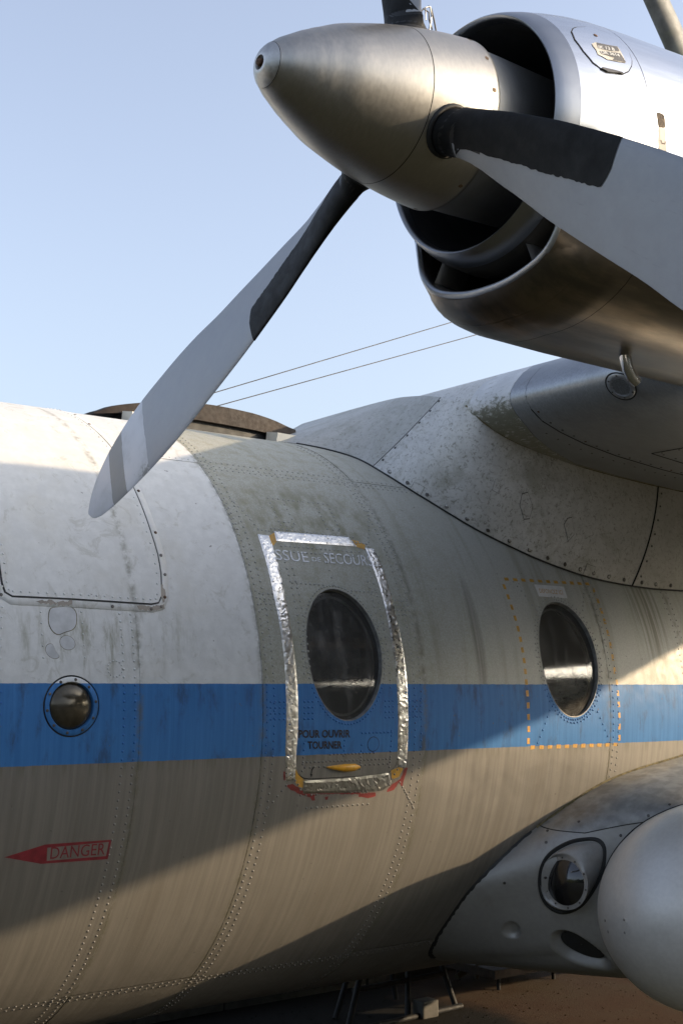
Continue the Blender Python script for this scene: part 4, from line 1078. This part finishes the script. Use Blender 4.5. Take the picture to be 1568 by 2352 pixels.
lt = [nhit(*ncv(*p)) for p in [(1250, 1605), (1270, 1612), (1272, 1640), (1312, 1650), (1316, 1625), (1336, 1622), (1334, 1632), (1322, 1638), (1318, 1660), (1264, 1650), (1262, 1620)]]
sheet('latch_slot', dens(lt, .004), nmap(.0024), M['rust'], NAC, (), (.02, .02), nnrm)
# drain pipe and flange
dp = Vector((2.405, NY + .0, AX + NZ - .408))
dr = tube('drain_pipe', [dp + Vector((0, 0, .03)), dp + Vector((.006, 0, -.02)), dp + Vector((.014, 0, -.045)), dp + Vector((.028, 0, -.064)), dp + Vector((.046, 0, -.074))], [.0150, .0145, .0140, .0135, .0125], M['nacelle'], NAC, 14)
fl = [[tuple(dp + Vector((cos(t) * r * 1.35, sin(t) * r, h - .004))) for t in [2 * pi * k / 28 for k in range(28)]] for r, h in ((.032, .010), (.031, .001), (.012, -.001))]
grid('drain_flange', fl, M['nacelle'], NAC, close=True)
# mast on the wing
mb = Vector((4.22, -1.9, AX + 1.50)); 
def mastpt(px, py): return ony(px, py, -1.9)
t0 = (mastpt(1480, 0) + mastpt(1532, 0)) / 2; t1 = (mastpt(1512, 100) + mastpt(1590, 100)) / 2
dirm = (t0 - t1).normalized(); rows = []
for s in (-1.18, -.8, -.4, 0, .3, .7, 1.1):
    P = t1 + dirm * s; w = .072 - .012 * s
    rows.append([tuple(P + Vector((cos(a) * w * 1.1, sin(a) * w * .55, 0))) for a in [2 * pi * k / 20 for k in range(20)]])
mast = grid('mast', rows, M['mast'], AC, close=True, caps=True); tag(mast, label='leaning pale mast with mossy paint')
dome('bolt', t1 + Vector((.012, -.034, .02)), (0, -1, 0), .012, M['rust'], mast)

# ---- spinner
SP = [(1.337, .0), (1.3385, .010), (1.343, .022), (1.350, .034), (1.36, .0455), (1.38, .0605), (1.40, .0725), (1.425, .087), (1.45, .100), (1.5, .1225), (1.55, .1385), (1.6, .1525), (1.65, .1640), (1.7, .1730), (1.75, .1805), (1.8, .1855), (1.816, .1868)]
def spr(x): return lerp(SP, x)
def lathe(name, prof, mat, parent, n=96, angle=60):
    return grid(name, [[NP(x, r, 2 * pi * k / n) for k in range(n)] for x, r in prof], mat, parent, close=True, angle=angle)
SPN = empty('spinner', (0, 0, 0), AC); tag(SPN, label='brushed metal propeller spinner')
def sprof(a, b, n=24):
    o = []
    for i in range(n + 1):
        x = a + (b - a) * i / n; o.append((x, poly_at([(q[0], q[1]) for q in SP[4:]], x)[0] if x > 1.36 else spr(x)))
    return o
lathe('spinner_cap', [(1.3465, .0005), (1.3465, .0125), (1.3415, .0150), (1.3415, .0190)] + [(1.343, .0225), (1.3465, .0290), (1.350, .0345), (1.355, .0405), (1.3598, .0452)], M['cap'], SPN, 48, 30)
lathe('nose_bolt', [(1.338, .0005), (1.338, .006), (1.3405, .008), (1.3465, .0085)], M['rust'], SPN, 24)
lathe('nose_recess', [(1.3425, .0148), (1.346, .0140), (1.3462, .004)], M['black'], SPN, 32)
lathe('cap_joint', [(1.3595, .0446), (1.3612, .0452)], M['dark'], SPN, 48)
lathe('spinner_shell', sprof(1.3608, 1.6525, 40), M['spinner'], SPN)
lathe('shell_joint', [(1.651, .1628), (1.656, .1640)], M['dark'], SPN)
lathe('spinner_skirt', sprof(1.6545, 1.816, 20) + [(1.818, .184), (1.817, .176)], M['spinner'], SPN)
lathe('hub_drum', [(1.817, .1790), (1.822, .1775), (1.90, .1765), (2.10, .172), (2.36, .165)], M['hub'], SPN)
for ad in (-63, -88, -154.5, -38, -13, 12, 37, 62, 87, 160, 135):
    a = radians(ad); x = 1.800
    rh = random.Random(ad + 200)
    loopx = [(x + .0062 * rh.uniform(.6, 1.15) * cos(t), a + .0062 / .185 * rh.uniform(.6, 1.15) * sin(t)) for t in [2 * pi * k / 14 for k in range(14)]]; loopx = rounded(loopx, 1)
    sp = grid('rust_stain', [[NP(x + (p[0] - x) * q, spr(x + (p[0] - x) * q) + .0006, a + (p[1] - a) * q) for p in loopx + loopx[:1]] for q in (.05, 1.0)], M['halo'], SPN)
    dome('screw', NP(x, spr(x) - .0008, a), (-.1, sin(a), cos(a)), .0042, M['screw'], SPN, .3)
# rust halo rings are left to the metal's own stain

# ---- propeller blades
BLT = [(.13, -.010, .047, .012, -.047, .040), (.17, -.010, .048, .012, -.046, .038), (.20, -.008, .055, .008, -.044, .042), (.22, -.010, .057, .004, -.041, .038), (.26, -.015, .0625, .002, -.041, .032), (.30, -.019, .0685, .006, -.045, .026), (.35, -.022, .076, .014, -.055, .021),
       (.40, -.023, .0825, .020, -.063, .0175), (.50, -.022, .0925, .023, -.079, .015), (.60, -.021, .0985, .022, -.090, .0135), (.70, -.020, .103, .018, -.099, .012), (.80, -.019, .104, .015, -.108, .011), (.90, -.017, .103, .012, -.122, .010),
       (1.0, -.016, .103, .010, -.131, .009), (1.1, -.015, .100, .009, -.136, .0085), (1.2, -.014, .093, .008, -.139, .0075), (1.3, -.013, .083, .008, -.136, .0065), (1.4, -.012, .070, .007, -.124, .0055), (1.46, -.011, .060, .006, -.110, .005), (1.52, -.009, .045, .004, -.088, .004), (1.56, -.007, .028, .002, -.064, .0032), (1.585, -.004, .008, .0, -.040, .0026), (1.595, -.003, -.008, -.001, -.024, .002)]
def bsec(r, grow=0.0, f0=0.0, f1=1.0, n=14):
    lx, lt_, tx, tt, th = poly_at(BLT, r); a = Vector((tx, tt)); b = Vector((lx, lt_)); ch = b - a; L = ch.length
    rnd = smooth((.205 - r) / .03) if r < .205 else 0.0
    c = ch / L if L > 1e-6 else Vector((0, 1)); nn = Vector((-c.y, c.x))
    if nn.x > 0: nn = -nn
    def pt(s, side):                              # s 0 at leading edge .. 1 at trailing edge
        q = b - c * (L * s); y = th * (2.2 * sqrt(max(s, 0)) * (1 - s) ** .8 + .0) * 1.0
        y = min(y, th) if s > .05 else y
        k = .78 if side > 0 else .32
        P = q + nn * (y * k * side + grow * side) + c * (grow if s < .03 else 0)
        if rnd > 0:
            ang = pi * s; Cc = Vector((.046 * sin(ang) * (-side), .047 * cos(ang))); mid = Vector((0, 0)); P = P.lerp(mid + Cc * (1 + grow * 20), rnd)
        return (P.x, P.y, r)
    up = [pt(f0 + (f1 - f0) * (.5 - .5 * cos(pi * i / n)) if f0 == 0 and f1 == 1 else f0 + (f1 - f0) * (i / n) ** 1.6, 1) for i in range(n + 1)]
    dn = [pt(f0 + (f1 - f0) * (.5 - .5 * cos(pi * i / n)) if f0 == 0 and f1 == 1 else f0 + (f1 - f0) * (i / n) ** 1.6, -1) for i in range(n + 1)]
    return up, dn
def blade_mesh():
    rows = []
    for r in [.13, .15, .17, .185, .20, .22, .26] + rng(.30, 1.5, 40) + [1.52, 1.54, 1.555, 1.57, 1.58, 1.588, 1.595]:
        u, d = bsec(r); rows.append(u[::-1] + d[1:-1])
    return rows
def boot_rows():
    rows = []; rnd = random.Random(2)
    for r in [.14, .16, .175, .19, .205, .22, .24, .26] + rng(.27, .642, 52) + [.649, .655]:
        f = lerp([(.20, 1.0), (.215, .96), (.24, .80), (.30, .70), (.40, .60), (.55, .50), (.63, .46), (.642, .44), (.649, .37), (.655, .28)], r) + rnd.uniform(-.012, .012)
        if f >= .95: f = 1.0
        u, d = bsec(r, .0011, 0.0, min(1.0, f), 12); rows.append(u[::-1] + d[1:])
    return rows
B0 = grid('propeller_blade', blade_mesh(), M['blade'], AC, close=True, caps=True, angle=50)
K0 = grid('deicing_boot', boot_rows(), M['boot'], B0, angle=50)
def collar():
    prof = [(.150, .056), (.168, .056), (.1725, .0545), (.1735, .050), (.170, .046)]
    return [[(r * cos(2 * pi * k / 28), r * sin(2 * pi * k / 28), z) for k in range(28)] for z, r in prof]
C0 = grid('blade_collar', collar(), M['black'], B0, close=True)
PHI = 2.042; HX = 1.715
blades = []
for i, (ph, lb) in enumerate(((PHI, 'propeller blade pointing down to the fuselage, with pale bands at its tip'), (PHI + 2 * pi / 3, 'propeller blade reaching out towards the viewer on the right'), (PHI - 2 * pi / 3, 'propeller blade pointing straight up'))):
    if i == 0: b = B0
    else:
        b = B0.copy(); sc.collection.objects.link(b); b.parent = AC
        for ch in (K0, C0): q = ch.copy(); sc.collection.objects.link(q); q.parent = b
    b.location = (HX, NY, AX + NZ); b.rotation_euler = (-ph, 0, 0); b['label'] = lb; blades.append(b)
# de-icing leads on the upright blade
for j, pts in enumerate(([(992, 68), (985, 45), (984, 28), (972, 20), (965, 30), (966, 50)], [(985, 70), (991, 40), (987, 15), (976, 18), (978, 46)], [(1001, 72), (996, 45), (990, 20), (983, 14)])):
    P = [ony(p[0], p[1], NY - .035) for p in pts]; tube('heater_lead', P, .0019, M['cable'] if j != 1 else M['screwlit'], blades[2], 6)
P = ony(962, 52, NY - .05); dome('lead_clamp', P, (-.3, -1, 0), .006, M['screwlit'], blades[2])

bm_ = (Matrix.Translation((HX, NY, AX + NZ)) @ Matrix.Rotation(-(PHI - 2 * pi / 3), 4, 'X')).inverted()
for q in blades[2].children:
    if q.name.startswith(('heater_lead', 'lead_clamp')): q.matrix_parent_inverse = bm_
# ---- undercarriage pod and stub fairing
PY, PZ, PR = -1.70, -.765, .425
PT = [(3.87, .001), (3.875, .05), (3.89, .105), (3.92, .165), (3.97, .228), (4.03, .281), (4.11, .333), (4.21, .375), (4.34, .405), (4.50, .42), (4.76, .425), (5.5, .42), (6.2, .34), (6.8, .17), (7.1, .02)]
def pod(x, r, a): return X3(x, PY - r * sin(a), PZ + r * cos(a))
def pod_rows(xs): return [[pod(x, poly_at(PT, x)[0], 2 * pi * k / 72) for k in range(72)] for x in xs]
POD = grid('wheel_pod', pod_rows([3.87, 3.8715, 3.875, 3.88] + rng(3.89, 4.5, 24) + rng(4.55, 7.1, 20)), M['pod'], AC, close=True); tag(POD, label='rounded silver undercarriage pod')
for (px, py) in ((1389, 2114), (1396, 2140), (1433, 2112), (1434, 2142), (1361, 2113), (1360, 2136)):
    d = ray(px + 0, py); t = 3.5; Q = CAM
    while t < 7:
        Q = CAM + d * t
        if Q.x > 3.871 and math.hypot(Q.y - PY, Q.z - AX - PZ) <= poly_at(PT, Q.x)[0]: break
        t += .003
    if t < 6.9: dome('screw', Q, (Q.x * 0 - .4, Q.y - PY, Q.z - AX - PZ), .006, M['screwlit'], POD)
# stub: loft from hull joint J to pod joint K
JJ = [(-1, 6.2, .15), (0, 5.4, -.10), (1, 4.871, -.170), (2, 4.365, -.252), (3, 4.016, -.392), (4, 3.846, -.505), (5, 3.732, -.640), (6, 3.715, -.80), (7, 3.76, -.95), (8, 3.86, -1.06), (9, 4.1, -1.18), (10, 4.8, -1.28), (11, 6.0, -1.3)]
KA = [(-1, 6.2, .3), (0, 5.2, .22), (1, 4.66, .15), (2, 4.44, -.10), (3, 4.30, -.35), (4, 4.22, -.62), (5, 4.15, -.95), (6, 4.12, -1.35), (7, 4.12, -1.75), (8, 4.16, -2.1), (9, 4.28, -2.4), (10, 4.8, -2.6), (11, 6.0, -2.7)]
def stub(u, v, e=0.0):
    jx, jt = poly_at(JJ, u); kx, ka = poly_at(KA, u)
    A = Vector((jx, -(R - .01) * cos(jt), (R - .01) * sin(jt))); rr = poly_at(PT, kx)[0] - .003
    B = Vector((kx, PY - rr * sin(ka), PZ + rr * cos(ka)))
    w = sin(pi * v); P = A.lerp(B, v)
    cz = Vector((4.6, 0, -.72)); out = Vector((P.x - cz.x, 0, (P.z - cz.z) * 1.6)); out.normalize()
    P = P + out * (.018 * w + e)
    return X3(*P)
def snorm(u, v):
    a = Vector(stub(u, v)); b = Vector(stub(u + .03, v)); c = Vector(stub(u, v + .02)); n = (b - a).cross(c - a).normalized()
    return n if n.dot(Vector((-1, -.6, 0))) > 0 else -n
def on_stub(px, py):
    best = None
    for i in range(0, 190):
        for k in range(5, 49):
            u = 2.4 + i * .035; v = k / 50; P = Vector(stub(u, v)) - CAM
            x = 784 + FOC * P.dot(CR) / P.dot(CF); y = 1176 - FOC * P.dot(CU) / P.dot(CF); d = (x - px) ** 2 + (y - py) ** 2
            if best is None or d < best[0]: best = (d, u, v)
    return best[1:]
_a = on_stub(1322, 2185); _b = on_stub(1170, 2136)
DENTS = ((_a[0], _a[1], .85, .10, .10), (_b[0], _b[1], .36, .055, .022))
def useam(v): return 3.01 + .85 * min(1, v / .6) - .12 * smooth((v - .6) / .4)
def dent(u, v):                                   # two pressed-in intakes low on the stub
    e = 0.0
    for (du, dv, ru, rv, dep) in DENTS:
        q = ((u - du) / ru) ** 2 + ((v - dv - (u - du) * .07) / rv) ** 2
        if q < 1: e -= dep * smooth((1 - q) * 1.1)
    return e
def stub_rows(f0, f1, n=60, nv=110):
    rows = []
    for i in range(n + 1):
        r = []
        for k in range(nv + 1):
            v = k / nv; u = f0(v) + (f1(v) - f0(v)) * i / n; r.append(stub(u, v, dent(u, v)))
        rows.append(r)
    return rows
STB = grid('stub_fairing', stub_rows(lambda v: useam(v) + .012, lambda v: 11, 260), M['stub'], AC, angle=50); tag(STB, label='grey stub fairing joining the pod to the fuselage')
grid('upper_fairing', stub_rows(lambda v: -1, lambda v: useam(v) - .012, 60), M['stubtop'], STB, angle=50)
grid('dent_sheet', [[stub(_a[0] - .02 + .60 * q * cos(t), _a[1] + .070 * q * sin(t) + .60 * q * cos(t) * .07, -.032) for t in [2 * pi * k / 48 for k in range(49)]] for q in (.02, .25, .5, .75, 1.0)], M['duct'], STB)  # flat black sheet set into the larger dent to darken it
strip('joint_gap', lambda s: stub(useam(s), s, .0005), 20, .002, M['dark'], STB, .003)
def strip_n(name, f, nf, n, w, mat, h=.004, ws=None):
    A = [Vector(f(i / n)) for i in range(n + 1)]; rows = [[], [], [], []]
    for i, P in enumerate(A):
        d = (A[min(i + 1, n)] - A[max(i - 1, 0)]).normalized(); nn = nf(i / n); s = d.cross(nn).normalized(); k = w * (ws(i / n) if ws else 1)
        rows[0].append(tuple(P - s * k)); rows[1].append(tuple(P - s * k * .6 + nn * h)); rows[2].append(tuple(P + s * k * .6 + nn * h)); rows[3].append(tuple(P + s * k))
    return grid(name, rows, mat, STB)
rj = random.Random(8); jr = [rj.uniform(.75, 1.15) for _ in range(200)]
strip_n('black_seal', lambda s: stub(3.22 + s * 4.9, .022), lambda s: snorm(3.22 + s * 4.9, .03), 80, .016, M['seal'], .005, lambda s: jr[int(s * 150)] * (.75 + .5 * s))
strip_n('mossy_seal', lambda s: stub(-.6 + s * 3.7, .012), lambda s: snorm(-.6 + s * 3.7, .02), 80, .013, M['mossyseal'], .006, lambda s: jr[int(s * 150) + 20])
strip_n('pod_joint', lambda s: stub(-.6 + s * 10.5, .985), lambda s: snorm(-.6 + s * 10.5, .96), 120, .0035, M['dark'], .003)
for (u, v) in ((3.35, .20), (3.2, .40), (3.9, .33), (5.1, .30), (5.3, .60), (3.3, .93), (4.3, .93), (2.6, .9)): dome('screw', stub(u, v), snorm(u, v), .0062, M['screw'], STB)
# landing lamp blister
bo_ = [(1243, 2025), (1247, 1990), (1262, 1965), (1288, 1950), (1310, 1938), (1340, 1931), (1366, 1931), (1384, 1942), (1386, 1962), (1377, 2000), (1362, 2040), (1340, 2072), (1312, 2090), (1285, 2094), (1262, 2082), (1248, 2058)]
bl = [Vector(stub(*on_stub(*p))) for p in bo_]
cen = sum(bl, Vector()) / len(bl)
LU = on_stub(1310, 2024); LP = Vector(stub(*LU)); 
ld = Vector((-1.0, -.16, .02)).normalized(); LC = LP + ld * .050       # lamp looks forward
la = ld.cross(Vector((0, 0, 1))).normalized(); lb_ = la.cross(ld).normalized()
n = len(bl); LRAD = .106
def resample(loop, m):
    L = [0.0]
    for i in range(len(loop)): L.append(L[-1] + (loop[(i + 1) % len(loop)] - loop[i]).length)
    o = []
    for k in range(m):
        q = L[-1] * k / m; i = max(j for j in range(len(loop)) if L[j] <= q + 1e-9); t = (q - L[i]) / (L[i + 1] - L[i]); o.append(loop[i].lerp(loop[(i + 1) % len(loop)], t))
    return o
rsb = resample(bl, 64)
for _ in range(5): rsb = [rsb[i - 1] * .25 + rsb[i] * .5 + rsb[(i + 1) % 64] * .25 for i in range(64)]
rimo = []
for P in rsb:
    v = P - LC; a = atan2(v.dot(lb_), v.dot(la)); rimo.append(LC + (la * cos(a) + lb_ * sin(a)) * LRAD)
rows = [[tuple(p - ld * .004) for p in rsb]]
for s, bulge in ((.3, .012), (.6, .016), (.85, .010), (1.0, 0.0)): rows.append([tuple(p.lerp(q, s) + ld * bulge) for p, q in zip(rsb, rimo)])
rows.append([tuple(LC + (q - LC) * .84 + ld * .001) for q in rimo]); rows.append([tuple(LC + (q - LC) * .83 - ld * .03) for q in rimo])
lampo = grid('landing_lamp', rows, M['stub'], AC, close=True, angle=70); tag(lampo, label='round landing lamp in a teardrop blister')
grid('blister_seal', [[tuple(p + (p - cen).normalized() * q + ld * h) for p in rsb] for q, h in ((.0, .001), (.003, .006), (.012, .006), (.018, -.004))], M['seal'], lampo, close=True)
def cap_rows(r, dep, off, k=10): return [[tuple(LC + ld * (off + dep * (1 - (1 - i / k) ** 2)) + (la * cos(2 * pi * j / 40) + lb_ * sin(2 * pi * j / 40)) * (r * (1 - i / k) + .0004)) for j in range(40)] for i in range(k + 1)]
grid('lamp_lens', cap_rows(LRAD * .835, .030, .001), M['darklens'], lampo, close=True)
grid('reflector', cap_rows(LRAD * .79, -.05, -.010), M['lampdark'], lampo, close=True)
dome('bulb', LC - ld * .035, ld, .012, M['lip'], lampo, 1.4)
for k in range(10):
    a = 2 * pi * (k + .3) / 10; dome('screw', LC + (la * cos(a) + lb_ * sin(a)) * LRAD * .92 + ld * .001, ld, .0038, M['screw'], lampo)
# wheels (mostly outside the picture)
def wheel(x, y, r, w):
    t = grid('wheel', [[(x + q * cos(2 * pi * k / 40), y + h, r + q * sin(2 * pi * k / 40)) for k in range(40)] for q, h in ((r * .55, -w / 2), (r * .9, -w / 2), (r, -w / 4), (r, w / 4), (r * .9, w / 2), (r * .55, w / 2))], M['tyre'], AC, close=True)
    grid('wheel_rim', [[(x + q * cos(2 * pi * k / 32), y + h, r + q * sin(2 * pi * k / 32)) for k in range(32)] for q, h in ((r * .55, -w / 2), (r * .4, -w / 3), (.01, -w / 3), (.01, w / 3), (r * .4, w / 3), (r * .55, w / 2))], M['hub'], t, close=True)
for y in (-1.70, 1.70): wheel(5.5, y, .42, .24)
for y in (-.16, .16): wheel(-2.6, y, .26, .14)
tube('gear_leg', [(-2.6, 0, .26), (-2.6, 0, .75)], .05, M['hub'], AC, 12)
tube('gear_axle', [(-2.6, -.2, .26), (-2.6, .2, .26)], .03, M['hub'], AC, 10)
grid('wheel_pod', [[(p[0], -p[1], p[2]) for p in r] for r in pod_rows(rng(3.87, 7.1, 24))], M['pod'], AC, close=True)
# the starboard engine, for its shadow and for side views
grid('starboard_nacelle', [[(p[0], -p[1], p[2]) for p in r] for r in nac_rows([1.95, 2.0, 2.1, 2.4] + rng(3, 6.6, 10))], M['nacelle'], AC, close=True, caps=True)

# ---- things standing under the belly
def stand():
    t = empty('trestle_stand', (4.55, .75, 0)); tag(t, label='dark tubular steel stand with slanting legs under the belly', category='stand')
    for (a, b) in (((-.32, -.30, 0), (.10, -.05, .62)), ((-.18, -.02, 0), (.20, .12, .62)), ((.12, -.26, 0), (.34, -.02, .58)), ((.36, .12, 0), (.24, .12, .60)), ((.48, -.25, 0), (.40, -.02, .60))):
        tube('leg', [a, b], .016, M['steel'], t, 10)
    tube('top_rail', [(.05, -.05, .60), (.45, 0, .60)], .016, M['steel'], t, 10); tube('cross_bar', [(-.2, -.2, .18), (.45, -.18, .18)], .014, M['steel'], t, 8)
    tube('foot_rail', [(-.36, -.32, .015), (.5, -.27, .015)], .016, M['steel'], t, 8)
stand()
def trolley():
    t = empty('service_trolley', (5.75, .80, 0)); tag(t, label='small tubular trolley with hooped handles beside the pod', category='trolley')
    tube('hoop', [(-.28, 0, .05), (-.25, 0, .42), (-.16, 0, .56), (-.05, 0, .50), (-.02, 0, .10)], .014, M['ystand'], t, 10)
    tube('hoop', [(.02, .22, .05), (.05, .22, .52), (.13, .22, .60), (.22, .22, .52), (.26, .22, .06)], .013, M['rust_steel'], t, 10)
    tube('drawbar', [(-.35, .1, .05), (.30, .25, .20)], .018, M['ystand'], t, 10)
    box('deck', (0, .05, .10), (.6, .45, .05), M['rust_steel'], t); tube('knob', [(-.25, 0, .42), (-.25, 0, .52)], .03, M['concrete'], t, 12)
    for (x, y) in ((-.22, -.12), (.24, -.12), (-.22, .22), (.24, .22)): tube('foot', [(x, y, 0), (x, y, .09)], .012, M['castor'], t, 8)
trolley()
blk = box('concrete_block', (4.78, .47, .045), (.11, .09, .09), M['concrete'], None, None, .01); tag(blk, label='small pale concrete block on the ground at the bottom edge', category='block')
